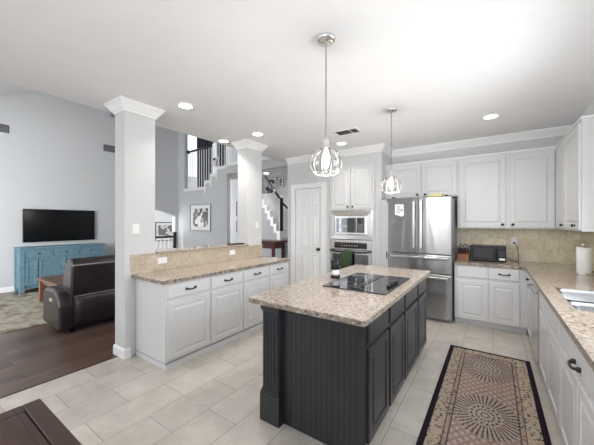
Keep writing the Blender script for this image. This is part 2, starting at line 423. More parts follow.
def thing(name, label, cat, loc=(0, 0, 0), rz=0.0, group=None):
    o = bpy.data.objects.new(name, None); COL.objects.link(o); o.empty_display_size = 0.05
    o.location = loc; o.rotation_euler = (0, 0, rz)
    o['label'] = label; o['category'] = cat
    if group: o['group'] = group
    return o
def tag(o, label, cat, group=None):
    o['label'] = label; o['category'] = cat
    if group: o['group'] = group
    return o
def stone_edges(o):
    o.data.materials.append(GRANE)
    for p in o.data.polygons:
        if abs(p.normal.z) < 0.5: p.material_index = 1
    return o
def struct(o): o['kind'] = 'structure'; return o
def dup(root, loc, label, rz=None):
    r = root.copy(); COL.objects.link(r); r.location = loc; r['label'] = label
    if rz is not None: r.rotation_euler = (0, 0, rz)
    for ch in list(root.children):
        c = ch.copy(); COL.objects.link(c); c.parent = r
        for g in list(ch.children):
            d = g.copy(); COL.objects.link(d); d.parent = c
    return r

def sweep(mb, path, prof, closed=False, side=1):
    """mitred sweep of profile (offset, z) along a 2-D path, offsets to the left (side=1) of travel"""
    n = len(path); P = [Vector(p) for p in path]; rings = []
    for i in range(n):
        def nrm(a, b):
            t = (b - a).normalized(); return Vector((-t.y, t.x)) * side
        if closed: n1, n2 = nrm(P[i - 1], P[i]), nrm(P[i], P[(i + 1) % n])
        else:
            n1 = nrm(P[max(i - 1, 0)], P[max(i, 1)]); n2 = nrm(P[min(i, n - 2)], P[min(i + 1, n - 1)])
        m = (n1 + n2) / (1 + n1.dot(n2))
        rings.append([(P[i].x + m.x * o, P[i].y + m.y * o, z) for o, z in prof])
    if closed: rings.append(rings[0])
    mb.loft(rings, not closed, True)
    return mb
CROWN = [(0.0, H - 0.115), (0.012, H - 0.115), (0.016, H - 0.095), (0.028, H - 0.085), (0.055, H - 0.045), (0.070, H - 0.030), (0.074, H - 0.018), (0.080, H - 0.016), (0.080, H - 0.001), (0.0, H - 0.001)]
BASEB = [(0.0, 0.0), (0.015, 0.0), (0.015, 0.085), (0.011, 0.100), (0.004, 0.108), (0.0, 0.110)]

# ------------------------------------------------------------------ room shell
struct(MB().box(-3.46, XR + 0.1, -3.0, 8.0, -0.1, 0.0).build('floor', TILE))
struct(MB().box(-10.4, -3.475, -3.0, 8.0, -0.1, 0.0).build('floor_living', WOODF))
struct(MB().box(-3.476, -3.459, -3.0, 4.9, -0.1, 0.004).build('trim_1', BRASS))
struct(MB().box(XCE, XR + 0.1, -3.0, YB + 0.1, H, H + 0.2).build('ceiling', CEIL))
# vaulted living room ceiling
struct(MB().prism([(-3.0, 3.05), (-0.45, 3.05), (4.6, 6.05), (8.0, 6.05), (8.0, 6.2), (4.5, 6.2), (-0.5, 3.2), (-3.0, 3.2)], 'x', -8.8, XCE).build('ceiling_living', CEIL))
struct(MB().box(XCE, XCE + 0.12, -3.0, 8.0, H + 0.2, 6.1).build('wall_upper', GREY))
# right wall with window over the sink
def wall_with_hole(axis, a0, a1, u0, u1, z0, z1, hu0, hu1, hz0, hz1):
    mb = MB()
    for (p, q, r, t) in ((u0, hu0, z0, z1), (hu1, u1, z0, z1), (hu0, hu1, z0, hz0), (hu0, hu1, hz1, z1)):
        if axis == 'x': mb.box(a0, a1, p, q, r, t)
        else: mb.box(p, q, a0, a1, r, t)
    return mb
struct(wall_with_hole('x', XR, XR + 0.1, -3.0, YB, 0, H, 1.85, 3.35, 1.15, 2.35).build('wall_right', WALL))
w = struct(wall_with_hole('x', XR - 0.01, XR + 0.05, 1.78, 3.42, 1.08, 2.42, 1.87, 3.33, 1.17, 2.33).build('window_1', TRIM))
MB().box(XR + 0.02, XR + 0.04, 2.58, 2.62, 1.17, 2.33).build('window_bar', TRIM, w)
struct(MB().box(-1.7, XR + 0.1, YB, YB + 0.1, 0, H).build('wall_back', WALL))
# pantry and oven wall: front face, return to the back wall, left side
pw = MB()
pw.box(-3.62, -3.425, YP, YP + 0.12, 0, H); pw.box(-2.795, -2.601, YP, YP + 0.12, 0, H); pw.box(-3.425, -2.795, YP, YP + 0.12, 2.195, H)
struct(pw.build('wall_pantry', WALL))
struct(MB().box(-2.601, -1.719, YP, YP + 0.12, 2.565, H).build('wall_soffit', WALL))
struct(MB().box(-1.719, -1.60, YP, YB + 0.1, 0, H).build('wall_return', WALL))
struct(MB().box(-2.601, -1.719, YP + 0.64, YP + 0.7, 0, H).build('wall_niche', WALL))
struct(MB().box(-3.62, -3.5, YP + 0.12, 8.0, 0, 6.1).build('wall_hall', GREY))
# rear walls with large windows (behind the camera)
rw = wall_with_hole('y', -3.1, -3.0, -3.6, XR + 0.1, 0, H, -2.5, 0.7, 0.55, 2.6)
struct(rw.build('wall_rear', WALL))
struct(wall_with_hole('y', -3.1, -3.0, -8.8, -3.6, 0, 3.1, -8.3, -4.1, 0.5, 2.7).build('wall_rear_living', GREY))
wf = MB()
for x in (-2.5, -1.45, -0.40, 0.66): wf.box(x, x + 0.05, -3.06, -2.98, 0.55, 2.6)
for z in (0.55, 1.55, 2.56): wf.box(-2.5, 0.7, -3.05, -2.99, z, z + 0.04)
struct(wf.build('window_2', TRIM))
wf = MB()
for x in (-8.3, -7.27, -6.22, -5.17, -4.14): wf.box(x, x + 0.06, -3.06, -2.98, 0.5, 2.7)
for z in (0.5, 1.3, 2.0, 2.66): wf.box(-8.3, -4.1, -3.05, -2.99, z, z + 0.04)
struct(wf.build('window_3', TRIM))
# television wall with arched opening
AY0, AY1, AZS, AZT = 3.95, 5.50, 1.70, 1.90
arc = []
for i in range(17):
    t = i / 16.0; arc.append((AY0 + (AY1 - AY0) * t, AZS + (AZT - AZS) * (1 - (2 * t - 1) ** 2)))
tw = MB()
tw.box(XT - 0.18, XT, -3.0, AY0, 0, 6.1); tw.box(XT - 0.18, XT, AY1, YS + 0.12, 0, 6.1)
for (y0, z0), (y1, z1) in zip(arc[:-1], arc[1:]): tw.prism([(y0, z0), (y1, z1), (y1, 6.1), (y0, 6.1)], 'x', XT - 0.18, XT)
struct(tw.build('wall_left', GREY))
struct(MB().box(-10.4, -10.3, 2.5, 8.0, 0, 3.4).build('wall_far_left', TRIM))
# stair wall with stepped top, gallery slab and far wall
st = [(-8.63, 0), (-6.26, 0), (-6.26, 2.88), (-3.62, 2.88), (-3.62, 3.12), (-6.43, 3.12), (-6.70, 3.12), (-6.70, 2.94), (-6.97, 2.94), (-6.97, 2.76), (-7.24, 2.76), (-7.24, 2.50), (-8.27, 2.50), (-8.27, 6.1), (-8.63, 6.1)]
sw = MB()
for a in ([(-8.63, 0), (-8.27, 0), (-8.27, 6.1), (-8.63, 6.1)], [(-8.27, 0), (-7.24, 0), (-7.24, 2.50), (-8.27, 2.50)], [(-7.24, 0), (-6.97, 0), (-6.97, 2.68), (-7.24, 2.68)],
          [(-6.97, 0), (-6.70, 0), (-6.70, 2.86), (-6.97, 2.86)], [(-6.70, 0), (-6.26, 0), (-6.26, 3.04), (-6.70, 3.04)], [(-6.26, 2.88), (-3.62, 2.88), (-3.62, 3.10), (-6.26, 3.10)]):
    sw.prism(a, 'y', YS, YS + 0.12)
struct(sw.build('wall_stair', GREY))
struct(MB().box(-6.9, -3.62, YS + 0.12, 6.45, 2.88, 3.15).build('ceiling_gallery', CEIL))
struct(MB().box(-8.63, -7.24, YS + 0.12, 6.45, 2.35, 2.5).build('floor_landing', WOODF))
struct(MB().box(-10.4, -3.5, 7.7, 7.8, 0, 6.1).build('wall_far', GREY))

# columns with capitals, half wall and tiled faces
CX0, CX1 = -3.572, -3.345
for k, (y0, y1) in enumerate(((1.523, 1.871), (3.435, 3.785))):
    c = MB().box(CX0, CX1, y0, y1, 0, H)
    o = struct(c.build('wall_column', WALL, bevel=0.004))
    ring = [(CX0, y0), (CX1, y0), (CX1, y1), (CX0, y1)]
    struct(sweep(MB(), ring, CROWN, True, -1).build('trim_capital', TRIM))
struct(sweep(MB(), [(CX1, 1.585), (CX1, 1.523), (CX0, 1.523), (CX0, 1.871)], BASEB, False, 1).build('baseboard_column', TRIM))
struct(MB().box(-3.545, -3.352, 1.872, 3.434, 0, 1.118).build('wall_bar', WALL))
sp = MB().box(-3.352, -3.335, 1.872, 3.434, ZC + 0.001, 1.118); sp.box(-3.3445, -3.335, 1.585, 1.872, ZC + 0.001, 1.135); sp.box(-3.3445, -3.335, 3.434, 3.79, ZC + 0.001, 1.118)
struct(sp.build('backsplash_bar', SPLY))
tag(MB().box(-3.60, -3.315, 1.873, 3.433, 1.119, 1.149).build('bar_ledge', GRAN, bevel=0.004, loc=(-3.45, 2.65, 1.119)), 'raised tan granite bar ledge running between the two white columns', 'ledge')
bs = MB().box(-0.46, XR - 0.001, YB - 0.012, YB - 0.0005, ZC + 0.001, 1.42)
struct(bs.build('backsplash_back', SPLX))
bs = MB().box(XR - 0.012, XR - 0.0005, 3.43, YB - 0.013, ZC + 0.001, 1.42); bs.box(XR - 0.012, XR - 0.0005, 1.0, 3.43, ZC + 0.001, 1.07)
struct(bs.build('backsplash_right', SPLR))

# crown mouldings, baseboards
cr = MB(); sweep(cr, [(-3.62, YP), (-1.60, YP), (-1.60, YB), (XR, YB), (XR, -3.0)], CROWN, False, -1)
struct(cr.build('trim_crown', TRIM))
struct(sweep(MB(), [(XT, -3.0), (XT, AY0)], BASEB, False, -1).build('baseboard_left', TRIM))
struct(sweep(MB(), [(-8.63, YS), (-6.26, YS)], BASEB, False, -1).build('baseboard_stair', TRIM))
# faint panel moulding below the stair picture
pm = MB()
for (a, b_, c, d) in ((-8.50, -7.22, 1.05, 1.09), (-8.50, -7.22, 0.55, 0.59), (-8.50, -8.46, 0.59, 1.05), (-7.26, -7.22, 0.59, 1.05)): pm.box(a, b_, YS - 0.012, YS - 0.001, c, d)
struct(pm.build('trim_panel', GREY))

# pantry door
d1 = MB()
dx0, dx1, dzt = -3.42, -2.80, 2.19
d1.box(dx0, dx1, YP + 0.02, YP + 0.055, 0.008, dzt)
o = struct(d1.build('door_1', TRIM, loc=(-3.11, YP + 0.04, 0)))
lw_ = (dx1 - dx0)
pn = MB()
for (cx0, cx1) in ((dx0 + 0.10, dx0 + lw_ / 2 - 0.045), (dx0 + lw_ / 2 + 0.045, dx1 - 0.10)):
    for (z0, z1) in ((0.24, 0.86), (1.00, 1.66), (1.80, 2.05)):
        pn.panel(cx0, cx1, z0, z1, [(0, YP + 0.0199), (0, YP + 0.013), (0.012, YP + 0.010), (0.022, YP + 0.018), (0.036, YP + 0.018), (0.056, YP + 0.009)])
bmesh.ops.translate(pn.bm, vec=(3.11, -YP - 0.04, 0), verts=pn.bm.verts)
pn.build('door_panel', TRIM, o)
kb = MB().lathe([(0.0, 0), (0.032, 0), (0.032, -0.008), (0.012, -0.012), (0.011, -0.035), (0.026, -0.042), (0.031, -0.056), (0.024, -0.068), (0.0, -0.072)], (-2.868 + 3.11, -0.02, 0.965), 16, 'y')
kb.build('door_knob', BLACK, o)
for z in (0.25, 1.15, 1.95):
    MB().tube([(dx0 + 3.11 - 0.002, -0.025, z - 0.045), (dx0 + 3.11 - 0.002, -0.025, z + 0.045)], 0.008, 8).build('hinge', STEEL2, o)
cs = MB()
cs.box(-3.515, -3.425, YP - 0.02, YP, 0, 2.285); cs.box(-2.795, -2.70, YP - 0.02, YP, 0, 2.285); cs.box(-3.425, -2.795, YP - 0.02, YP, 2.195, 2.285)
cs.box(-3.52, -3.505, YP - 0.028, YP, 0, 2.29); cs.box(-2.712, -2.695, YP - 0.028, YP, 0, 2.29); cs.box(-3.52, -2.695, YP - 0.028, YP, 2.275, 2.292)
struct(cs.build('trim_door', TRIM, bevel=0.003))

# ------------------------------------------------------------------ cabinets
def raised_door(mb, x0, x1, z0, z1, t=0.02, fr=0.055):
    mb.panel(x0, x1, z0, z1, [(0, -0.0005), (0, -t + 0.004), (0.004, -t), (fr, -t), (fr + 0.006, -t + 0.009), (fr + 0.016, -t + 0.009), (fr + 0.036, -t + 0.001)])
def slab_front(mb, x0, x1, z0, z1, t=0.02):
    mb.panel(x0, x1, z0, z1, [(0, -0.0005), (0, -t + 0.007), (0.010, -t)])
def knob(parent, x, z, t=0.02):
    MB().lathe([(0, 0), (0.011, 0), (0.008, -0.006), (0.008, -0.014), (0.017, -0.018), (0.0195, -0.024), (0.016, -0.030), (0, -0.033)], (x, -t, z), 14, 'y').build('knob', BLACK, parent)
def pull(parent, x, z, w=0.11, t=0.02):
    mb = MB(); hw = w / 2
    mb.tube([(x - hw, -t, z), (x - hw, -t - 0.012, z), (x - hw + 0.012, -t - 0.026, z - 0.002), (x - hw * 0.4, -t - 0.031, z - 0.006), (x + hw * 0.4, -t - 0.031, z - 0.006), (x + hw - 0.012, -t - 0.026, z - 0.002), (x + hw, -t - 0.012, z), (x + hw, -t, z)],
            [0.010, 0.009, 0.0085, 0.0075, 0.0075, 0.0085, 0.009, 0.010], 8)
    for s_ in (-1, 1): mb.sphere((x + s_ * hw, -t - 0.008, z), 0.0145, 10)
    mb.build('handle', BLACK, parent)
def cabinet(label, loc, rz, w, d, z0, z1, doors, drawers=(), toe=0.1, toe_in=0.07, mat=CAB, group=None, name='base_cabinet', hollow=False):
    r = thing(name, label, 'cabinet', loc, rz, group)
    b = MB()
    if hollow:
        b.box(0, 0.018, 0, d, z0 + toe, z1); b.box(w - 0.018, w, 0, d, z0 + toe, z1); b.box(0.018, w - 0.018, 0, d, z0 + toe, z0 + toe + 0.02)
        b.box(0.018, w - 0.018, 0, 0.018, z0 + toe + 0.02, z1); b.box(0.018, w - 0.018, d - 0.018, d, z0 + toe + 0.02, z1)
    else: b.box(0, w, 0, d, z0 + toe, z1)
    if toe: b.box(0.0, w, toe_in, d, z0, z0 + toe - (0.012 if toe_in < 0 else 0.0))
    b.build('body', mat, r)
    for (x0, x1, a, c, kn) in doors:
        m = MB(); raised_door(m, x0, x1, a, c); o = m.build('door', mat, r)
        if kn: knob(o, kn[0], kn[1])
    for (x0, x1, a, c, h) in drawers:
        m = MB(); slab_front(m, x0, x1, a, c); o = m.build('drawer', mat, r)
        if h: pull(o, h[0], h[1])
    return r

# -- cabinets under the bar (fronts face +X)
PF = -2.74
bays = [(1.655, 2.182), (2.200, 2.708), (2.726, 3.238), (3.262, 3.722)]
names = ['white base cabinet nearest the camera in the row under the bar', 'second white base cabinet from the near end of the row under the bar',
         'third white base cabinet from the near end of the row under the bar', 'white base cabinet at the far end of the row under the bar']
edges = [1.635, 2.191, 2.717, 3.250, 3.735]
for k, (y0, y1) in enumerate(bays):
    e0, e1 = edges[k] + (0 if k == 0 else 0.0005), edges[k + 1] - 0.0005
    w = e1 - e0
    cabinet(names[k], (PF, e0, 0), R(90), w, 0.592, 0, ZC - 0.041, [(y0 - e0, y1 - e0, 0.085, 0.682, None)], [(y0 - e0, y1 - e0, 0.715, 0.850, ((y0 + y1) / 2 - e0, 0.79))],
            toe=0.066, toe_in=-0.018, group='white base cabinets under the bar')
tag(stone_edges(MB().box(-3.334, -2.700, 1.594, 3.745, ZC - 0.04, ZC).build('countertop', GRAN, bevel=0.005, loc=(-3.0, 2.68, ZC - 0.04))), 'long tan granite countertop on the white cabinets below the bar ledge', 'countertop')

# -- island
il = thing('kitchen_island', 'charcoal black kitchen island with beadboard end and corner pillar', 'island', (-1.05, 2.65, 0))
iox, ioy = -1.05, 2.65
def ib(mb, x0, x1, y0, y1, z0, z1): mb.box(x0 - iox, x1 - iox, y0 - ioy, y1 - ioy, z0, z1)
ZT = ZC - 0.041
b = MB(); ib(b, -1.40, -0.66, 1.715, 3.64, 0.10, ZT); ib(b, -1.34, -0.73, 1.75, 3.60, 0, 0.1); b.build('body', ISL, il)
b = MB(); x = -1.30
while x < -0.70:
    x2 = min(x + 0.042, -0.672); ib(b, x, x2 - 0.0022, 1.7035, 1.716, 0.0, ZT - 0.045); x = x2
ib(b, -1.30, -0.672, 1.706, 1.7155, 0.0, ZT - 0.045)
ib(b, -1.30, -0.660, 1.696, 1.7155, ZT - 0.045, ZT); ib(b, -0.675, -0.655, 1.698, 1.7155, 0.0, ZT)
b.build('end_panel', ISL, il, bevel=0.0015, seg=1)
b = MB(); ib(b, -1.452, -1.298, 1.655, 1.775, 0.25, ZT - 0.05)
for i in range(5): ib(b, -1.445 + i * 0.029, -1.425 + i * 0.029, 1.649, 1.656, 0.25, ZT - 0.05)
for i in range(2): ib(b, -1.299, -1.292, 1.665 + i * 0.022, 1.679 + i * 0.022, 0.25, ZT - 0.05)
po = b.build('pillar', ISL, il, bevel=0.0025)
b = MB(); ib(b, -1.470, -1.286, 1.640, 1.785, 0, 0.215); ib(b, -1.463, -1.291, 1.646, 1.78, 0.215, 0.235); ib(b, -1.456, -1.295, 1.652, 1.777, 0.235, 0.25)
b.build('plinth', ISL, po, bevel=0.004)
b = MB(); ib(b, -1.458, -1.294, 1.650, 1.78, ZT - 0.05, ZT - 0.035); ib(b, -1.466, -1.288, 1.642, 1.785, ZT - 0.035, ZT)
b.build('capital', ISL, po, bevel=0.004)
for (y0, y1) in ((1.735, 2.145), (2.185, 2.595), (2.635, 3.120), (3.165, 3.595)):
    for nm, fn, z0, z1 in (('drawer', slab_front, 0.732, 0.865), ('door', raised_door, 0.105, 0.702)):
        m = MB(); fn(m, y0, y1, z0, z1)
        # local -y front turned to +X
        bmesh.ops.rotate(m.bm, cent=(0, 0, 0), matrix=Matrix.Rotation(R(90), 3, 'Z'), verts=m.bm.verts)
        bmesh.ops.translate(m.bm, vec=(-0.66 - iox, -ioy, 0), verts=m.bm.verts)
        m.build(nm, ISL, il)
def slab_round(mb, x0, x1, y0, y1, z0, z1, r=0.025, n=5):
    pts = []
    for (cx_, cy_, a0) in ((x1 - r, y1 - r, 0), (x0 + r, y1 - r, 90), (x0 + r, y0 + r, 180), (x1 - r, y0 + r, 270)):
        for i in range(n + 1):
            a = R(a0 + 90 * i / n); pts.append((cx_ + r * math.cos(a), cy_ + r * math.sin(a)))
    return mb.prism(pts, 'z', z0, z1)
tag(stone_edges(slab_round(MB(), -1.580, -0.622, 1.618, 3.763, ZC - 0.04, ZC).build('countertop', GRAN, bevel=0.005, loc=(-1.09, 2.69, ZC - 0.04))), 'thick tan and brown granite slab on top of the charcoal island', 'countertop')

# cooktop on the island
ct = thing('cooktop', 'black glass electric cooktop set into the island counter', 'cooktop', (-0.995, 2.69, ZC))
slab_round(MB(), -0.293, 0.29, -0.41, 0.41, 0.001, 0.009, 0.012, 3).build('glass_plate', paint('cooktop_glass', (0.05, 0.05, 0.055), 0.05, 0.05, metal=0.5), ct, bevel=0.002)
for (x, y, r_) in ((-0.14, -0.22, 0.085), (-0.14, 0.20, 0.105), (0.11, -0.24, 0.105), (0.11, 0.22, 0.08)):
    rg = MB(); rg.lathe([(r_, 0.0092), (r_ + 0.004, 0.0092), (r_ + 0.004, 0.0098), (r_, 0.0098)], (x, y, 0), 32, 'z', False); rg.build('burner_ring', GREYP, ct)
for i in range(4):
    MB().lathe([(0, 0.009), (0.021, 0.009), (0.019, 0.028), (0.016, 0.032), (0, 0.032)], (0.235, -0.15 + i * 0.075, 0), 16).build('knob', BPLAS, ct)
MB().box(-0.03, 0.03, -0.36, 0.36, 0.0092, 0.013).build('vent_grille', BPLAS, ct)
sr = thing('canister', 'small black and white jar standing on the island counter left of cooktop', 'jar', (-1.364, 2.70, ZC))
MB().lathe([(0, 0.001), (0.046, 0.001), (0.050, 0.006), (0.050, 0.028), (0.040, 0.034), (0, 0.034)], (0, 0, 0), 24).build('base', BPLAS, sr)
MB().lathe([(0, 0.034), (0.036, 0.034), (0.037, 0.06), (0.036, 0.092), (0, 0.092)], (0, 0, 0), 24).build('body', PLATE, sr)
MB().lathe([(0, 0.092), (0.044, 0.092), (0.046, 0.10), (0.045, 0.18), (0.038, 0.192), (0.012, 0.196), (0.010, 0.205), (0, 0.207)], (0, 0, 0), 24).build('lid', BPLAS, sr)

# -- back wall base cabinets, corner included
YF = 4.84
cabinet('white base cabinet with two drawers under the black microwave', (-0.475, YF, 0), 0, 0.845, YB - YF - 0.014, 0, ZC - 0.041,
        [(0.025, 0.415, 0.105, 0.662, None), (0.428, 0.765, 0.105, 0.662, None)],
        [(0.025, 0.415, 0.705, 0.868, None), (0.428, 0.765, 0.705, 0.868, (0.60, 0.79))])
# -- right run (fronts face -X); local x runs towards the camera
RF = 0.385
def right_unit(label, yfar, ynear, doors, drawers, **kw):
    w = yfar - ynear
    return cabinet(label, (RF, yfar, 0), R(-90), w, XR - RF - 0.014, 0, ZC - 0.041, doors, drawers, **kw)
c = right_unit('narrow white corner cabinet between dishwasher and back run', YF - 0.001, 4.222, [(0.06, 0.60, 0.105, 0.672, None)], [(0.06, 0.60, 0.700, 0.864, None)])
knob([q for q in c.children if q.name.startswith('drawer')][0], 0.33, 0.80)
cabinet_s = right_unit('white two door cabinet under the steel sink', 3.598, 2.596, [(0.012, 0.495, 0.105, 0.672, None), (0.505, 0.99, 0.105, 0.672, None)], [(0.012, 0.99, 0.700, 0.864, None)], hollow=True)
right_unit('white drawer cabinet with black pull, nearest the camera under right countertop', 2.595, 1.55, [(0.012, 0.515, 0.105, 0.672, None), (0.525, 1.03, 0.105, 0.672, None)], [(0.012, 1.03, 0.700, 0.864, (0.535, 0.752))])
dw = thing('dishwasher', 'stainless dishwasher under the right counter next to the sink cabinet', 'dishwasher', (RF, 4.22, 0), R(-90))
MB().box(0.004, 0.616, 0.01, 0.58, 0.1, ZC - 0.042).box(0.02, 0.6, 0.07, 0.58, 0, 0.1).build('body', BPLAS, dw)
dd = MB().box(0.006, 0.614, -0.028, 0.009, 0.115, 0.865).build('door', STEEL2, dw, bevel=0.004)
MB().tube([(0.06, -0.028, 0.80), (0.06, -0.052, 0.80), (0.55, -0.052, 0.80), (0.55, -0.028, 0.80)], 0.008, 10).build('handle', STEEL2, dd)

# -- L-shaped worktop with sink cut-outs
SX0, SX1, SYa, SYm0, SYm1, SYb = 0.455, 0.870, 2.62, 2.905, 2.945, 3.43
wt = MB()
E0 = 0.345
for (x0, x1, y0, y1) in ((-0.478, E0, 4.808, YB - 0.013), (E0, XR - 0.013, 4.808, YB - 0.013), (E0, XR - 0.013, SYb, 4.808), (E0, SX0, 1.5, SYb), (SX1, XR - 0.013, 1.5, SYb), (SX0, SX1, 1.5, SYa)):
    wt.box(x0, x1, y0, y1, ZC - 0.04, ZC)
bmesh.ops.remove_doubles(wt.bm, verts=wt.bm.verts, dist=0.0005)
tag(stone_edges(wt.build('countertop', GRAN, bevel=0.0, loc=(0.3, 4.8, ZC - 0.04))), 'tan granite L shaped countertop along the back and right walls', 'countertop')
SINKM = stainless('brushed_sink_steel', (0.31, 0.315, 0.32), 0.34, 0.0)
sk = thing('kitchen_sink', 'double bowl stainless steel sink set into the right countertop', 'sink', ((SX0 + SX1) / 2, 2.925, ZC))
def bowl(y0, y1):
    hx = (SX1 - SX0) / 2
    def rr(ins, z, r):
        pts = []
        x0, x1, a, c_ = -hx + ins, hx - ins, y0 + ins, y1 - ins
        for (qx, qy, a0) in ((x1 - r, c_ - r, 0), (x0 + r, c_ - r, 90), (x0 + r, a + r, 180), (x1 - r, a + r, 270)):
            for i in range(5):
                t = R(a0 + 22.5 * i); pts.append((qx + r * math.cos(t), qy + r * math.sin(t), z))
        return pts
    m = MB(); m.loft([rr(0.0, -0.002, 0.006), rr(0.004, -0.004, 0.06), rr(0.012, -0.03, 0.06), rr(0.018, -0.17, 0.06), rr(0.06, -0.19, 0.05)], False, True, True)
    m.face([m.bm.verts[-20 + i] if False else v for i, v in enumerate(list(m.bm.verts)[-20:])])
    return m
for (a, c_) in ((SYa - 2.925, SYm0 - 2.925), (SYm1 - 2.925, SYb - 2.925)): bowl(a, c_).build('bowl', SINKM, sk)
MB().box(-(SX1 - SX0) / 2, (SX1 - SX0) / 2, SYm0 - 2.925, SYm1 - 2.925, -0.03, -0.012).build('divider', STEEL2, sk, bevel=0.006)
for yy in (-0.26, 0.26): MB().lathe([(0, -0.188), (0.04, -0.188), (0.042, -0.184), (0.03, -0.183), (0, -0.186)], (0, yy, 0), 20).build('drain', CHROME, sk)

# -- upper cabinets
YU = 5.150
cabinet('white two door wall cabinet above the refrigerator', (-1.598, YU, 0), 0, 1.135, YB - YU - 0.001, 1.915, 2.512,
        [(0.045, 0.598, 1.93, 2.468, (0.545, 1.965)), (0.612, 1.125, 1.93, 2.468, (0.665, 1.965))], toe=0, name='wall_cabinet')
cabinet('tall white two door wall cabinet above the microwave and outlet', (-0.462, YU, 0), 0, 1.171, YB - YU - 0.001, 1.412, 2.512,
        [(0.025, 0.612, 1.430, 2.468, (0.572, 1.470)), (0.664, 1.148, 1.430, 2.468, (0.694, 1.470))], toe=0, name='wall_cabinet')
cabinet('white wall cabinet on the right wall with a bright end panel', (0.71, YU - 0.001, 0), R(-90), YU - 3.86, XR - 0.711, 1.412, 2.512,
        [(0.03, 0.60, 1.430, 2.468, (0.52, 1.470)), (0.612, 1.275, 1.430, 2.468, (1.13, 1.470))], toe=0, name='wall_cabinet')
struct(MB().box(-1.598, 0.706, YU - 0.008, YU + 0.30, 2.513, 2.532).box(0.70, XR - 0.001, 3.855, YU + 0.28, 2.513, 2.532).build('trim_cabinet', TRIM, bevel=0.004))

# -- oven tower
ox0, ox1 = -2.60, -1.72
tw_ = thing('oven_cabinet', 'tall white cabinet housing the wall oven and built in microwave', 'cabinet', (ox0, YP - 0.03, 0))
W = ox1 - ox0
b = MB(); b.box(0, 0.045, 0, 0.62, 0, 2.56); b.box(W - 0.045, W, 0, 0.62, 0, 2.56); b.box(0.045, W - 0.045, 0, 0.62, 1.72, 2.56); b.box(0.045, W - 0.045, 0, 0.62, 0, 0.42); b.box(0.045, W - 0.045, 0.55, 0.62, 0.42, 1.72)
b.box(0.045, W - 0.045, 0.0, 0.5, 1.165, 1.18)
b.build('body', CAB, tw_)
for (x0, x1, kx) in ((0.035, 0.435, 0.39), (0.445, 0.845, 0.49)):
    m = MB(); raised_door(m, x0, x1, 1.745, 2.53); o = m.build('door', CAB, tw_); knob(o, kx, 1.79)
m = MB(); slab_front(m, 0.035, 0.845, 0.12, 0.39); o = m.build('drawer', CAB, tw_); pull(o, 0.44, 0.26)
mw = thing('built_in_microwave', 'built in microwave with wide stainless trim frame above the wall oven', 'microwave', (ox0 + 0.045, YP - 0.05, 1.182))
WW = W - 0.09
m = MB(); m.panel(-0.02, WW + 0.02, 0.004, 0.532, [(0, 0.018), (0, 0.0), (0.012, -0.006), (0.085, 0.010), (0.092, 0.016)])
m.build('trim_frame', STEEL2, mw)
m = MB().box(0.095, WW - 0.095, -0.025, 0.012, 0.10, 0.435).build('door', STEEL2, mw, bevel=0.004)
MB().box(0.125, WW * 0.66, -0.029, -0.0255, 0.135, 0.40).build('window', MIRR, m)
q = MB().box(WW * 0.675, WW - 0.12, -0.029, -0.0255, 0.135, 0.40).build('control_panel', GLOSS, m)
for i in range(4):
    for j in range(3): MB().box(WW * 0.70 + j * 0.032, WW * 0.70 + j * 0.032 + 0.022, -0.0305, -0.0291, 0.16 + i * 0.036, 0.182 + i * 0.036).build('button', GREYP, q) if i < 4 else None
ov = thing('built_in_oven', 'stainless wall oven with black control panel and black bow handle', 'oven', (ox0 + 0.045, YP - 0.05, 0.42))
MB().box(0.0, WW, 0.018, 0.5, 0.002, 0.742).build('body', BPLAS, ov)
MB().box(-0.015, WW + 0.015, -0.012, 0.017, 0.585, 0.745).build('front_frame', STEEL2, ov, bevel=0.003)
cp_ = MB().box(0.075, WW - 0.075, -0.016, -0.0125, 0.605, 0.715).build('control_panel', GLOSS, ov)
for i in range(7): MB().box(0.22 + i * 0.05, 0.245 + i * 0.05, -0.0172, -0.0161, 0.645, 0.665).build('button', GREYP, cp_)
od = MB().box(-0.01, WW + 0.01, -0.018, 0.017, 0.008, 0.575).build('door', STEEL2, ov, bevel=0.004)
MB().box(0.05, WW - 0.05, -0.021, -0.0185, 0.07, 0.50).build('window', MIRR, od)
hp = [(-0.005, -0.018, 0.565), (0.0, -0.045, 0.562)] + [(WW * i / 10.0, -0.05 - 0.022 * math.sin(PI * i / 10.0), 0.555 - 0.018 * math.sin(PI * i / 10.0)) for i in range(1, 10)] + [(WW, -0.045, 0.562), (WW + 0.005, -0.018, 0.565)]
MB().tube(hp, 0.0145, 10).build('handle', BLACK, od)
tx0, tx1 = ox0 + 0.045 + 0.245, ox0 + 0.045 + 0.455
ty = YP - 0.05
prof = [(ty - 0.094, 0.66), (ty - 0.098, 0.86), (ty - 0.094, 0.962), (ty - 0.084, 0.982), (ty - 0.066, 0.987), (ty - 0.052, 0.978), (ty - 0.047, 0.955), (ty - 0.046, 0.75)]
m = MB(); rings = []
for i in range(13):
    x = tx0 + (tx1 - tx0) * i / 12; wv = 0.004 * math.sin(i * 1.6)
    outer = [(x, y + (wv if z < 0.95 and y < ty - 0.07 else 0), z) for y, z in prof]
    inner = [(x, y + (0.004 if y < ty - 0.07 else -0.004) + (wv if z < 0.95 and y < ty - 0.07 else 0), z - (0.004 if z > 0.95 else 0)) for y, z in reversed(prof)]
    rings.append(outer + inner)
m.loft(rings, True, True, True)
tag(m.build('dish_towel', TOWEL, loc=(tx0 + 0.1, ty - 0.07, 0.66)), 'dark green dish towel hanging over the oven handle', 'towel')

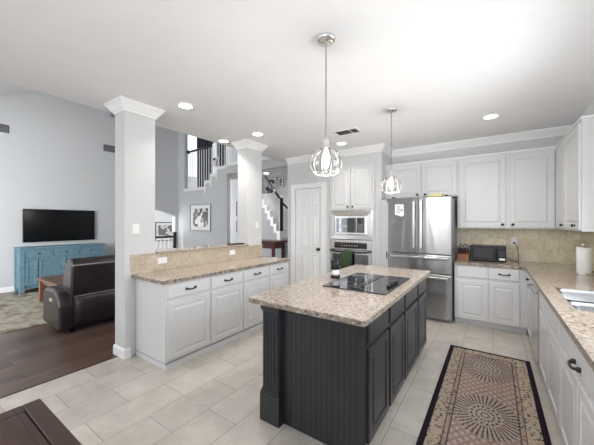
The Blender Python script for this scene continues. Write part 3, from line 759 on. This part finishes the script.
# filler panel beside the refrigerator
fp = thing('side_panel', 'narrow white panel standing between oven wall and refrigerator', 'panel', (-1.515, 4.88, 0))
MB().box(-0.078, 0.055, 0.0, 0.02, 0, 1.885).box(-0.078, -0.06, -0.012, 0.0, 0, 1.885).build('board', CAB, fp, bevel=0.002)
MB().box(0.015, 0.03, -0.02, -0.001, 0.89, 1.01).build('latch', BRASS, fp, bevel=0.003)
MB().box(0.03, 0.055, -0.015, -0.001, 1.84, 1.90).build('hinge', BRASS, fp, bevel=0.002)

# refrigerator
FX, FY, FW = -1.432, 4.735, 0.935
fr = thing('refrigerator', 'stainless french door refrigerator beside the back cabinets', 'refrigerator', (FX, FY, 0))
MB().box(0.004, FW - 0.004, 0.075, 0.70, 0.05, 1.87).box(0.05, FW - 0.05, 0.10, 0.66, 0.0, 0.05).build('body', paint('fridge_side_grey', (0.34, 0.34, 0.345), 0.4, 0.1), fr, bevel=0.004)
for (x0, x1, hx) in ((0.0, 0.464, 0.413), (0.471, FW, 0.518)):
    d_ = MB().box(x0, x1, 0.0, 0.07, 1.018, 1.893).build('door', STEEL, fr, bevel=0.012, seg=3)
    MB().box(hx - 0.014, hx + 0.014, -0.062, -0.040, 1.10, 1.835).box(hx - 0.009, hx + 0.009, -0.045, -0.0005, 1.13, 1.16).box(hx - 0.009, hx + 0.009, -0.045, -0.0005, 1.77, 1.80).build('handle', STEEL2, d_, bevel=0.006)
for (z0, z1, hz) in ((0.728, 1.008, 0.965), (0.055, 0.718, 0.668)):
    d_ = MB().box(0.0, FW, 0.0, 0.07, z0, z1).build('drawer', STEEL, fr, bevel=0.012, seg=3)
    MB().box(0.05, FW - 0.05, -0.062, -0.040, hz - 0.016, hz + 0.016).box(0.09, 0.12, -0.045, -0.0005, hz - 0.01, hz + 0.01).box(FW - 0.12, FW - 0.09, -0.045, -0.0005, hz - 0.01, hz + 0.01).build('handle', STEEL2, d_, bevel=0.006)
for x in (0.06, FW - 0.10): MB().box(x, x + 0.04, 0.03, 0.10, 1.894, 1.915).build('hinge_cover', BPLAS, fr, bevel=0.004)
nt_ = thing('paper_note', 'white paper note stuck on the left refrigerator door', 'note', (FX + 0.115, FY - 0.001, 1.63))
m = MB(); m.prism([(0, 0), (0.10, -0.035), (0.14, -0.02), (0.135, 0.16), (0.0, 0.165)], 'y', -0.002, 0.0); m.build('sheet', PAPER, nt_)
m = MB()
for i in range(5): m.box(0.025 + 0.006 * (i % 2), 0.075 + 0.011 * (i % 3), -0.0032, -0.0021, 0.025 + i * 0.024, 0.034 + i * 0.024)
m.box(0.095, 0.118, -0.0032, -0.0021, 0.05, 0.085)
m.build('marks', GREYP, nt_)
tag(MB().box(-0.80, -0.63, FY + 0.01, FY + 0.16, 1.894, 1.935).build('yellow_box', YELL, bevel=0.006, loc=(-0.72, FY + 0.08, 1.894)), 'small pale yellow box lying on top of the refrigerator', 'box')

# ------------------------------------------------------------------ things on the back counter
cm = thing('countertop_microwave', 'small black microwave on the back granite counter', 'microwave', (-0.29, 5.12, ZC))
MB().box(0.0, 0.445, 0.02, 0.335, 0.012, 0.235).build('body', BPLAS, cm, bevel=0.008)
d_ = MB().box(0.0, 0.335, -0.008, 0.019, 0.016, 0.232).build('door', BPLAS, cm, bevel=0.005)
MB().box(0.05, 0.285, -0.011, -0.0085, 0.055, 0.19).build('window', paint('smoked_window', (0.05, 0.05, 0.055), 0.1, 0.1), d_)
MB().box(0.312, 0.325, -0.03, -0.0085, 0.05, 0.20).build('handle', BPLAS, d_, bevel=0.004)
q = MB().box(0.338, 0.445, -0.008, 0.019, 0.016, 0.232).build('control_panel', BPLAS, cm, bevel=0.005)
MB().box(0.352, 0.432, -0.010, -0.0085, 0.175, 0.215).build('display', GLOSS, q)
for i in range(3):
    for j in range(3): MB().box(0.355 + j * 0.027, 0.374 + j * 0.027, -0.0098, -0.0085, 0.085 + i * 0.028, 0.102 + i * 0.028).build('button', INKD, q)
MB().box(0.36, 0.432, -0.0105, -0.0085, 0.03, 0.06).build('sticker', PAPER, q)
for (x, y) in ((0.04, 0.05), (0.40, 0.05), (0.04, 0.3), (0.40, 0.3)): MB().lathe([(0, 0.0), (0.012, 0.0), (0.012, 0.013), (0, 0.013)], (x, y, 0), 10).build('foot', BPLAS, cm)

kn = thing('knife_block', 'orange wood knife block with black handled knives beside the refrigerator', 'knife block', (-0.395, 5.14, ZC))
MB().prism([(-0.02, 0.0), (0.13, 0.0), (0.13, 0.150), (0.075, 0.155), (-0.02, 0.088)], 'x', -0.07, 0.085).build('block', ORNGW, kn, bevel=0.004)
for i in range(3):
    for j in range(5):
        bx = -0.055 + j * 0.031; by = 0.0 + i * 0.032; bz = 0.094 + i * 0.023
        e = Vector((bx, by - 0.035, bz + 0.10 + 0.01 * ((i + j) % 2)))
        h_ = MB().tube([(bx, by, bz), (bx, by - 0.012, bz + 0.022), e], [0.008, 0.0095, 0.0105], 8).build('knife_handle', BLACK, kn)
        MB().sphere(e, 0.0125, 8).build('end_cap', STEEL2, h_)
# outlet with plug and cord
def outlet(label, loc, rz, w=0.075, h=0.115, horiz=False, rocker=False, cat='outlet', group=None):
    if horiz: w, h = h, w
    r = thing('wall_switch' if rocker else 'power_outlet', label, cat, loc, rz, group)
    MB().panel(-w / 2, w / 2, -h / 2, h / 2, [(0, 0), (0, -0.004), (0.004, -0.006)]).build('cover_plate', PLATE, r)
    if rocker: MB().box(-0.016, 0.016, -0.010, -0.0062, -0.033, 0.033).build('rocker', PLATE, r, bevel=0.002)
    else:
        for s_ in (-1, 1):
            f = MB()
            if horiz: f.box(s_ * 0.022 - 0.014, s_ * 0.022 + 0.014, -0.0085, -0.0062, -0.017, 0.017)
            else: f.box(-0.017, 0.017, -0.0085, -0.0062, s_ * 0.022 - 0.014, s_ * 0.022 + 0.014)
            f.build('socket', PLATE, r, bevel=0.002)
    return r
outlet('white outlet on the back tile wall with a black plug in it', (0.262, YB - 0.012, 1.218), 0)
outlet('white outlet on bar tile face close to the near column', (-3.335, 1.955, 1.037), R(90), horiz=True)
outlet('white outlet on bar tile face towards the far column', (-3.335, 3.090, 1.037), R(90), horiz=True)
outlet('white light switch on the near white column above the bar tile', (CX1, 1.645, 1.427), R(90), rocker=True, cat='switch')
outlet('white light switch on the far white column', (CX1, 3.66, 1.455), R(90), rocker=True, cat='switch')
ox_, oy_, oz_ = 0.262 + 0.29, YB - 0.03 - 5.12, 1.19 - ZC
pts = [(0, -0.015, 0), (0.012, -0.04, -0.012), (0.035, -0.06, -0.05), (0.045, -0.07, -0.13), (0.048, -0.08, -0.22), (0.045, -0.10, -0.262), (0.0, -0.13, -0.264), (-0.05, -0.15, -0.245), (-0.107, -0.155, -0.21)]
pc = MB().tube([(x + ox_, y + oy_, z + oz_) for x, y, z in pts], 0.0045, 8).build('power_cord', BPLAS, cm)
MB().box(ox_ - 0.014, ox_ + 0.014, oy_ - 0.018, oy_ + 0.008, oz_ - 0.014, oz_ + 0.014).build('plug', BPLAS, pc, bevel=0.004)
# paper towel
ptl = thing('paper_towel_holder', 'white paper towel roll on a chrome stand on the corner counter', 'paper towel', (0.845, 4.50, ZC))
MB().lathe([(0, 0.001), (0.082, 0.001), (0.085, 0.006), (0.082, 0.014), (0.02, 0.018), (0, 0.018)], (0, 0, 0), 28).build('base', CHROME, ptl)
MB().tube([(0, 0, 0.015), (0, 0, 0.325)], 0.007, 10).lathe([(0, 0.318), (0.018, 0.322), (0.03, 0.332), (0.018, 0.342), (0.008, 0.346), (0.010, 0.352), (0, 0.358)], (0, 0, 0), 16).build('rod', CHROME, ptl)
MB().lathe([(0.02, 0.02), (0.060, 0.02), (0.063, 0.024), (0.063, 0.298), (0.060, 0.302), (0.02, 0.302)], (0, 0, 0), 32).build('roll', PAPER, ptl)
m = MB(); m.loft([[(0.063 * math.cos(a) , -0.063 * math.sin(a), z) for a in (0.0, 0.2)] + [(0.069, 0.06, z), (0.067, 0.06, z)] for z in (0.025, 0.297)], True)
m.build('loose_sheet', PAPER, ptl)
# small dark tray on bar ledge
tag(slab_round(MB(), -3.50, -3.36, 3.12, 3.39, 1.150, 1.166, 0.02).build('tray', BPLAS, bevel=0.003, loc=(-3.43, 3.25, 1.15)), 'flat black tray on the bar ledge against the far column', 'tray')

# runner rug
rg = MB(); rg.box(RX0, RX1, RY0, RY1, 0.0005, 0.009)
tag(rg.build('runner_rug', RUG1, bevel=0.003, loc=((RX0 + RX1) / 2, (RY0 + RY1) / 2, 0)), 'oriental runner rug with round medallions and navy edge between island and sink', 'rug')

# dining table in the near left corner
dt = thing('dining_table', 'dark wood plank table corner in the near left of the room', 'table', (-1.185, -0.45, 0))
zt = 0.76
TX0, TX1, TY0, TY1 = -1.592 + 1.20, -0.55 + 1.20, -1.30 + 0.45, 0.383 + 0.45
m = MB()
pl = (TY1 - 0.06 - (TY0 + 0.06)) / 14
MB().box(TX0, TX1, TY1 - 0.058, TY1, zt - 0.04, zt).box(TX0, TX1, TY0, TY0 + 0.058, zt - 0.04, zt).box(TX0, TX0 + 0.06, TY0 + 0.058, TY1 - 0.058, zt - 0.04, zt).box(TX1 - 0.06, TX1, TY0 + 0.058, TY1 - 0.058, zt - 0.04, zt).build('table_frame', WOODT, dt, bevel=0.004)
for i in range(14):
    m.box(TX0 + 0.0615, TX1 - 0.0615, TY0 + 0.06 + i * pl + 0.002, TY0 + 0.06 + (i + 1) * pl - 0.002, zt - 0.038, zt - 0.001)
m.build('tabletop', WOODT, dt, bevel=0.003)
MB().box(TX0 + 0.12, TX1 - 0.12, TY0 + 0.12, TY1 - 0.12, zt - 0.13, zt - 0.041).build('apron', WOODT, dt)
for sx in (TX0 + 0.13, TX1 - 0.21):
    for sy in (TY0 + 0.13, TY1 - 0.21): MB().box(sx, sx + 0.08, sy, sy + 0.08, 0, zt - 0.131).build('leg', WOODT, dt, bevel=0.004)

# ------------------------------------------------------------------ pendants and ceiling lights
def pendant(label, x, y):
    r = thing('pendant_lamp', label, 'pendant lamp', (x, y, H), 0, 'glass globe pendants above the island')
    MB().lathe([(0, -0.0005), (0.068, -0.0005), (0.070, -0.012), (0.062, -0.024), (0.03, -0.030), (0.012, -0.036), (0.008, -0.05), (0, -0.05)], (0, 0, 0), 28).build('canopy', CHROME, r)
    MB().tube([(0, 0, -0.045), (0, 0, -0.74)], 0.0042, 10).build('rod', GREYP, r)
    MB().lathe([(0, -0.60), (0.007, -0.60), (0.007, -0.735), (0.018, -0.74), (0.022, -0.755), (0.022, -0.795), (0.036, -0.80), (0.038, -0.806), (0, -0.806)], (0, 0, 0), 20).build('socket', CHROME, r)
    zc, rad = -0.915, 0.115
    a0, a1 = R(18), R(130)
    prof = [(rad * math.sin(a0 + (a1 - a0) * i / 14), zc + rad * math.cos(a0 + (a1 - a0) * i / 14)) for i in range(15)]
    n = 20
    MB().lathe(prof, (0, 0, 0), 96, 'z', False, lambda a: 1 + 0.012 * abs(math.cos(a * n / 2))).build('shade', GLASS, r)
    for k in range(n):
        t = 2 * PI * (k + 0.5) / n
        MB().tube([(q * 1.002 * math.cos(t), q * 1.002 * math.sin(t), z) for q, z in prof], 0.0034 if k % 2 else 0.0013, 6).build('rib', RIBG if k % 2 else BRASS, r)
    q, z = prof[-1]
    MB().lathe([(q - 0.002, z - 0.004), (q + 0.003, z - 0.004), (q + 0.003, z + 0.001), (q - 0.002, z + 0.001)], (0, 0, 0), 32, 'z', False).build('shade_ring', CHROME, r)
    b = MB().lathe([(0, -0.806), (0.014, -0.806), (0.016, -0.83), (0.026, -0.87), (0.028, -0.90), (0.020, -0.935), (0.008, -0.955), (0, -0.958)], (0, 0, 0), 18).build('bulb', BULB, r)
    d = bpy.data.lights.new('bulb_light', 'POINT'); d.energy = 13; d.color = (1, 0.965, 0.92); d.shadow_soft_size = 0.03
    o = bpy.data.objects.new('bulb_light', d); COL.objects.link(o); o.location = (x, y, H - 0.99)
    return r
pendant('clear glass globe pendant lamp over the near end of the island', -1.012, 1.852)
pendant('clear glass globe pendant lamp over the far end of island near refrigerator', -1.005, 3.459)
SP = [(-2.932, 1.998, 'recessed ceiling light beside the near column'), (-2.964, 3.26, 'recessed ceiling light in front of the far column'), (-3.682, 3.219, 'recessed ceiling light at the ceiling edge left of the far column'),
      (-0.025, 4.40, 'recessed ceiling light above the rear white cabinets'), (-2.134, 4.45, 'recessed ceiling light between the air vent and oven cabinet')]
for x, y, lb in SP:
    r = thing('ceiling_light', lb, 'ceiling light', (x, y, H), 0, 'recessed kitchen ceiling lights')
    MB().lathe([(0.075, -0.001), (0.102, -0.001), (0.100, -0.007), (0.080, -0.010), (0.074, -0.006)], (0, 0, 0), 32, 'z', False).build('frame', TRIM, r)
    MB().lathe([(0, -0.002), (0.076, -0.002), (0.076, -0.005), (0, -0.007)], (0, 0, 0), 28).build('diffuser', LAMP, r)
    d = bpy.data.lights.new('downlight', 'AREA'); d.shape = 'DISK'; d.size = 0.14; d.energy = 2.0 if (y > 4.3 or x > -2.95) else 4.0; d.spread = R(110); d.color = (1, 0.96, 0.9)
    o = bpy.data.objects.new('downlight', d); COL.objects.link(o); o.location = (x, y, H - 0.02)
r = thing('ceiling_light', 'small ceiling light in the hall behind the far column', 'ceiling light', (-5.24, 6.12, 2.88))
MB().lathe([(0.075, -0.001), (0.102, -0.001), (0.100, -0.007), (0.080, -0.010), (0.074, -0.006)], (0, 0, 0), 32, 'z', False).build('frame', TRIM, r)
MB().lathe([(0, -0.002), (0.076, -0.002), (0.076, -0.005), (0, -0.007)], (0, 0, 0), 28).build('diffuser', LAMP, r)
d = bpy.data.lights.new('downlight', 'AREA'); d.shape = 'DISK'; d.size = 0.14; d.energy = 4; d.color = (1, 0.97, 0.92)
o = bpy.data.objects.new('downlight', d); COL.objects.link(o); o.location = (-5.24, 6.12, 2.86)

cv = thing('ceiling_vent', 'white framed air vent on the kitchen ceiling', 'vent', (-1.79, 3.93, H), R(0))
MB().box(-0.19, 0.19, -0.115, -0.09, -0.008, -0.0005).box(-0.19, 0.19, 0.09, 0.115, -0.008, -0.0005).box(-0.19, -0.165, -0.09, 0.09, -0.008, -0.0005).box(0.165, 0.19, -0.09, 0.09, -0.008, -0.0005).box(0.05, 0.065, -0.09, 0.09, -0.008, -0.0005).build('frame', TRIM, cv)
MB().box(-0.165, 0.165, -0.09, 0.09, -0.002, -0.0006).build('backing', paint('vent_shadow_grey', (0.16, 0.16, 0.16), 0.8), cv)
for i in range(8):
    y = -0.08 + i * 0.0225
    MB().prism([(y, -0.008), (y + 0.010, -0.0022), (y + 0.012, -0.0022), (y + 0.002, -0.008)], 'x', -0.165, 0.165).build('slat', GREYP, cv)

# ------------------------------------------------------------------ living room
tvr = thing('television', 'wide black flat television mounted on the grey living room wall', 'television', (XT, 2.475, 1.43), R(90))
MB().box(-0.69, 0.69, -0.075, -0.035, -0.375, 0.375).build('body', BPLAS, tvr, bevel=0.004)
MB().box(-0.68, 0.68, -0.078, -0.0755, -0.362, 0.366).build('screen', SCREEN, tvr)
MB().box(-0.3, 0.3, -0.034, -0.001, -0.2, 0.2).build('wall_mount', BLACK, tvr)
# blue console (front faces +X)
cs_ = thing('console_cabinet', 'distressed blue sideboard below the television', 'sideboard', (-8.17, 1.645, 0), R(90))
CW, CD_, CH = 1.62, 0.44, 0.965
b = MB()
b.box(0.03, CW - 0.03, 0.02, CD_, 0.13, CH - 0.04)
b.box(0.03, CW - 0.03, 0.03, CD_, 0.085, 0.13)
b.build('body', BLUE, cs_)
MB().box(0, CW, -0.005, CD_ + 0.005, CH - 0.04, CH).build('top', BLUE, cs_, bevel=0.006)
for x in (0.01, CW - 0.09):
    for y in (0.0, CD_ - 0.08): MB().box(x, x + 0.08, y, y + 0.08, 0, CH - 0.041).build('leg', BLUE, cs_, bevel=0.003)
for (x0, x1) in ((0.10, 0.56), (0.58, 1.04), (1.06, 1.52)):
    m = MB(); m.panel(x0, x1, 0.745, 0.90, [(0, 0.0195), (0, -0.002), (0.012, -0.002), (0.016, 0.004)]); o = m.build('drawer', BLUE, cs_)
    MB().lathe([(0, 0.010), (0.010, 0.010), (0.009, -0.006), (0.017, -0.012), (0.012, -0.022), (0, -0.024)], ((x0 + x1) / 2, 0, 0.825), 12, 'y').build('knob', BRASS, o)
for (x0, x1) in ((0.10, 0.30), (0.32, 0.80), (0.82, 1.30), (1.32, 1.52)):
    m = MB(); m.panel(x0, x1, 0.155, 0.72, [(0, 0.0195), (0, -0.002), (0.05, -0.002), (0.056, 0.010)]); o = m.build('door', BLUE, cs_)
    if x1 - x0 > 0.3: MB().lathe([(0, 0.012), (0.010, 0.012), (0.009, -0.008), (0.017, -0.014), (0.012, -0.024), (0, -0.026)], (x1 - 0.025 if x0 < 0.5 else x0 + 0.025, 0, 0.46), 12, 'y').build('knob', BRASS, o)
tag(MB().box(-8.25, -8.13, 3.50, 3.62, 0, 0.78).build('floor_speaker', BPLAS, bevel=0.012, loc=(-8.19, 3.56, 0)), 'slim black floor speaker standing right of the blue sideboard', 'speaker')
rg = MB().box(-8.10, -5.45, -0.6, 3.6, 0.0005, 0.010)
tag(rg.build('area_rug', RUG2, bevel=0.003, loc=(-6.8, 1.5, 0)), 'beige mottled area rug on the dark living room floor', 'rug')
# coffee table
ctb = thing('coffee_table', 'brown wooden coffee table between the sofa and blue sideboard', 'table', (-6.57, 2.3, 0.0105))
MB().box(-0.55, 0.55, -0.62, 0.62, 0.405, 0.447).build('tabletop', WOODB, ctb, bevel=0.005)
MB().box(-0.49, 0.49, -0.56, 0.56, 0.325, 0.404).build('apron', WOODB, ctb)
for x in (-0.53, 0.45):
    for y in (-0.60, 0.52): MB().box(x, x + 0.08, y, y + 0.08, 0, 0.404).build('leg', WOODB, ctb, bevel=0.003)
# recliner sofa seen from behind (back plane at X=-4.70, facing -X)
sf = thing('recliner_sofa', 'dark brown leather recliner sofa seen from behind beside the near column', 'sofa', (-5.0, 2.4, 0))
def sb(x0, x1, y0, y1, z0, z1): return MB().box(x0 + 5.0, x1 + 5.0, y0 - 2.4, y1 - 2.4, z0, z1)
for k, (y0, y1) in enumerate(((1.34, 1.56), (3.34, 3.56))):
    m = MB()
    m.prism([(-0.42, 0.06), (0.27, 0.04), (0.275, 0.38), (0.18, 0.54), (0.02, 0.585), (-0.30, 0.575), (-0.41, 0.52)], 'y', y0 - 2.4, y1 - 2.4)
    a = m.build('arm', LEATH, sf, bevel=0.045, seg=4)
    if k == 0: MB().box(-0.10, 0.0, y0 - 2.4 - 0.006, y0 - 2.4 + 0.002, 0.41, 0.45).build('control_plate', paint('grey_plastic', (0.55, 0.54, 0.50), 0.4), a, bevel=0.002)
m = MB(); m.prism([(0.0, 0.32), (0.26, 0.32), (0.335, 0.90), (0.32, 0.97), (0.24, 1.005), (0.13, 0.99), (0.05, 0.90), (-0.04, 0.68), (-0.05, 0.50)], 'y', 1.462 - 2.4, 3.45 - 2.4)
bk = m.build('backrest', LEATH, sf, bevel=0.04, seg=4)
m = MB(); m.prism([(0.285, 0.50), (0.30, 0.50), (0.352, 0.90), (0.338, 0.915)], 'y', 1.475 - 2.4, 3.43 - 2.4); m.build('back_panel', LEATH, bk, bevel=0.006)
PIPE = paint('pale_piping', (0.30, 0.27, 0.27), 0.3)
m = MB().tube([(0.346, 1.475 - 2.4, 0.92), (0.348, 2.45 - 2.4, 0.923), (0.346, 3.43 - 2.4, 0.92)], 0.008, 8); m.tube([(0.292, 1.50 - 2.4, 0.49), (0.30, 2.45 - 2.4, 0.495), (0.292, 3.34 - 2.4, 0.49)], 0.008, 8)
m.build('piping', PIPE, bk)
rings = []
for i in range(25):
    y = 1.50 - 2.4 + (1.90) * i / 24; wv = 0.014 * math.sin(i * 1.3) + 0.008 * math.sin(i * 2.9)
    rings.append([(0.285, y, 0.485), (0.318 + wv * 0.4, y, 0.46), (0.330 + wv, y, 0.32), (0.305 + wv * 1.2, y, 0.17), (0.285, y, 0.07), (0.26, y, 0.07), (0.26, y, 0.485)])
MB().loft(rings, True, True, True).build('back_flap', LEATH, sf)
MB().box(-0.30, 0.27, 1.57 - 2.4, 3.33 - 2.4, 0.06, 0.30).build('base', LEATH, sf, bevel=0.03)
for (a_, c_) in ((1.57, 2.44), (2.46, 3.33)): MB().box(-0.36, 0.10, a_ - 2.4, c_ - 2.4, 0.301, 0.46).build('seat_cushion', LEATH, sf, bevel=0.05, seg=4)
for (x, y) in ((-0.28, -0.95), (0.2, -0.95), (-0.28, 1.05), (0.2, 1.05)): MB().box(x, x + 0.06, y, y + 0.06, 0, 0.07).build('foot', BPLAS, sf)

# return grilles and fixture high on the television wall
def wall_vent(label, y, z, w, h):
    r = thing('wall_vent', label, 'vent', (XT, y, z), R(90))
    MB().box(-w / 2, w / 2, -0.010, -0.001, -h / 2, h / 2).build('frame', paint('dark_grille', (0.09, 0.09, 0.10), 0.6), r)
    for i in range(6):
        zz = -h / 2 + 0.02 + i * (h - 0.04) / 6
        MB().prism([(-0.0105, zz), (-0.020, zz - 0.008), (-0.020, zz - 0.004), (-0.0105, zz + 0.006)], 'x', -w / 2 + 0.015, w / 2 - 0.015).build('slat', GREYP, r)
wall_vent('dark return air grille high on the living wall at the far left', 1.40, 3.51, 0.36, 0.17)
wall_vent('dark return air grille high on the living wall beside the near column', 3.555, 3.515, 0.32, 0.18)
fx = thing('wall_sensor', 'small dark round sensor high on the wall beside the near column', 'sensor', (XT, 3.60, 4.44), R(90))
MB().lathe([(0, -0.001), (0.05, -0.001), (0.05, -0.03), (0.03, -0.05), (0, -0.052)], (0, 0, 0), 16, 'y').build('housing', GREYP, fx)

def picture(label, loc, rz, w, h, artm, frame=BLACK, mt=0.1, fw=0.022):
    r = thing('framed_picture', label, 'picture', loc, rz)
    MB().box(-w / 2, w / 2, -0.028, -0.001, -h / 2, -h / 2 + fw).box(-w / 2, w / 2, -0.028, -0.001, h / 2 - fw, h / 2).box(-w / 2, -w / 2 + fw, -0.028, -0.001, -h / 2 + fw, h / 2 - fw).box(w / 2 - fw, w / 2, -0.028, -0.001, -h / 2 + fw, h / 2 - fw).build('frame', frame, r)
    MB().box(-w / 2 + fw, w / 2 - fw, -0.012, -0.002, -h / 2 + fw, h / 2 - fw).build('mat_board', PAPER, r)
    MB().box(-w / 2 + fw + mt, w / 2 - fw - mt, -0.0135, -0.0121, -h / 2 + fw + mt, h / 2 - fw - mt).build('print', artm, r)
    return r
picture('black and white abstract print in a black frame on the stair wall', (-7.446, YS, 1.65), 0, 0.99, 0.82, ART1, GREYP, 0.11, 0.018)
picture('white framed print on the wall seen through the arched opening', (-10.30, 6.15, 1.16), R(90), 0.80, 0.70, ART2, BPLAS, 0.09)
picture('upper of two narrow framed prints behind the far column', (-7.90, 7.70, 2.02), 0, 0.34, 0.52, ART3)
picture('lower of two narrow framed prints behind the far column', (-7.90, 7.70, 1.34), 0, 0.34, 0.40, ART3)
picture('large dark print with a tan frame on the wall above the hall stairs', (-6.44, 7.70, 2.76), 0, 0.62, 0.60, ART3, TANW, 0.03, 0.03)
picture('small grey print high on the wall at the top of the hall', (-5.93, 7.70, 2.87), 0, 0.22, 0.34, ART2, GREYP, 0.03, 0.012)

# balustrade by the arch
br_ = thing('stair_railing', 'dark newel post and handrail in front of the arched opening', 'railing', (-8.40, 5.0, 0))
MB().box(-0.045, 0.045, 0.285, 0.375, 0.0, 1.20).build('newel_post', BLACK, br_, bevel=0.008)
MB().box(-0.03, 0.03, -0.95, 0.284, 1.02, 1.08).build('handrail', BLACK, br_, bevel=0.012)
for i in range(9): MB().box(-0.012, 0.012, -0.90 + i * 0.128, -0.876 + i * 0.128, 0.0, 1.019).build('baluster', TRIM, br_)

# upper stair with stringer, balusters and rail
us = thing('staircase', 'white stepped stair edge with balusters above the grey stair wall', 'staircase', (-7.3, YS, 2.5))
sx, sy, sz = -7.3, YS, 2.5
m = MB()
for (x0, x1, z0, z1) in ((-8.269, -7.24, 2.501, 2.59), (-7.24, -6.97, 2.681, 2.77), (-6.97, -6.70, 2.861, 2.95), (-6.70, -6.26, 3.041, 3.13), (-6.26, -3.63, 3.101, 3.20)):
    m.box(x0 - sx, x1 - sx, -0.03, 0.15, z0 - sz, z1 - sz)
for (x, z0, z1) in ((-7.24, 2.50, 2.77), (-6.97, 2.68, 2.95), (-6.70, 2.86, 3.13)):
    m.box(x - 0.012 - sx, x + 0.05 - sx, -0.028, -0.0005, z0 - 0.11 - sz, z1 - sz)
m.build('stringer', TRIM, us)
xs = [-8.16 + 0.115 * i for i in range(38)]
for x in xs:
    zb = 2.59 if x < -7.25 else 2.77 if x < -6.98 else 2.95 if x < -6.71 else 3.13 if x < -6.26 else 3.20
    if x > -4.0: break
    MB().box(x - sx - 0.009, x - sx + 0.009, 0.049, 0.067, zb - sz + 0.0005, (3.755 if x < -7.15 else zb + 1.0) - sz).build('baluster', TRIM, us)
MB().tube([(-8.15 - sx, 0.058, 3.78 - sz), (-7.75 - sx, 0.058, 3.785 - sz), (-7.12 - sx, 0.058, 3.80 - sz), (-6.62 - sx, 0.058, 4.15 - sz), (-3.8 - sx, 0.058, 4.22 - sz)], 0.035, 10).sphere((-8.15 - sx, 0.058, 3.78 - sz), 0.062, 12).build('handrail', BLACK, us)
def curtain(label, x0, x1, z0, z1, y):
    m = MB(); n = int((x1 - x0) / 0.02); fr_, bk_ = [], []
    for i in range(n + 1):
        x = x0 + (x1 - x0) * i / n; d_ = 0.02 * math.sin(i * 0.9)
        fr_.append((x, y - 0.012 + d_)); bk_.append((x, y + 0.012 + d_))
    m.prism(fr_ + bk_[::-1], 'z', z0, z1)
    return tag(m.build('curtain', NAVY, loc=((x0 + x1) / 2, y, z0)), label, 'curtain')
curtain('wide dark navy curtain behind the stair landing balusters', -8.44, -7.62, 2.501, 4.9, 6.2)
curtain('narrow dark navy curtain behind the upper stair balusters', -7.52, -7.12, 2.501, 4.9, 6.32)
fb = thing('small_sign', 'small black and white card hanging on the upper stair balusters', 'sign', (-6.80, YS + 0.034, 3.30), 0)
MB().box(-0.12, 0.12, 0.002, 0.0145, -0.14, 0.14).build('card', PAPER, fb)
MB().box(-0.10, 0.10, -0.0005, 0.0018, -0.12, 0.12).build('print', ART1, fb)

# lower stair in the hall (rises up and away to the left)
hs = thing('hall_staircase', 'white stepped stair with dark handrail in the hall behind the far column', 'staircase', (-4.55, 5.93, 0), R(149))
m = MB(); wl = MB()
for i in range(7):
    x0 = 0.26 * i; z = 1.28 + 0.185 * i
    m.box(x0, x0 + 0.275, -0.9, 0.05, z - 0.05, z); m.box(x0, x0 + 0.03, -0.9, 0.05, z - 0.185, z - 0.05)
    m.box(x0, x0 + 0.26, 0.0, 0.04, z - 0.25, z - 0.05)
    wl.box(x0, x0 + 0.26, -0.9, 0.0, 0, z - 0.186)
m.build('steps', TRIM, hs); wl.build('side_wall', GREY, hs)
MB().box(-0.03, 0.06, -0.03, 0.06, 1.281, 2.14).build('newel_post', BLACK, hs, bevel=0.006)
MB().tube([(0.015, 0.015, 2.08), (0.5, 0.015, 2.37), (1.8, 0.015, 3.20)], 0.035, 10).build('handrail', BLACK, hs)
MB().tube([(0.03, -0.02, 2.02), (-0.25, -0.06, 1.86)], 0.025, 8).build('lower_rail', BLACK, hs)
# red brown table in the hall
rt = thing('hall_table', 'tall dark red wooden table in the hall right of the far column', 'table', (-4.46, 5.24, 0))
MB().box(-0.45, 0.44, -0.24, 0.24, 1.03, 1.075).build('tabletop', REDWD, rt, bevel=0.005)
MB().box(-0.39, 0.36, -0.20, 0.20, 0.90, 1.029).build('apron', REDWD, rt)
MB().box(-0.36, 0.33, -0.18, 0.18, 0.62, 0.66).build('shelf', REDWD, rt)
for x in (-0.40, 0.31):
    for y in (-0.21, 0.15): MB().box(x, x + 0.06, y, y + 0.06, 0, 1.029).build('leg', REDWD, rt, bevel=0.003)
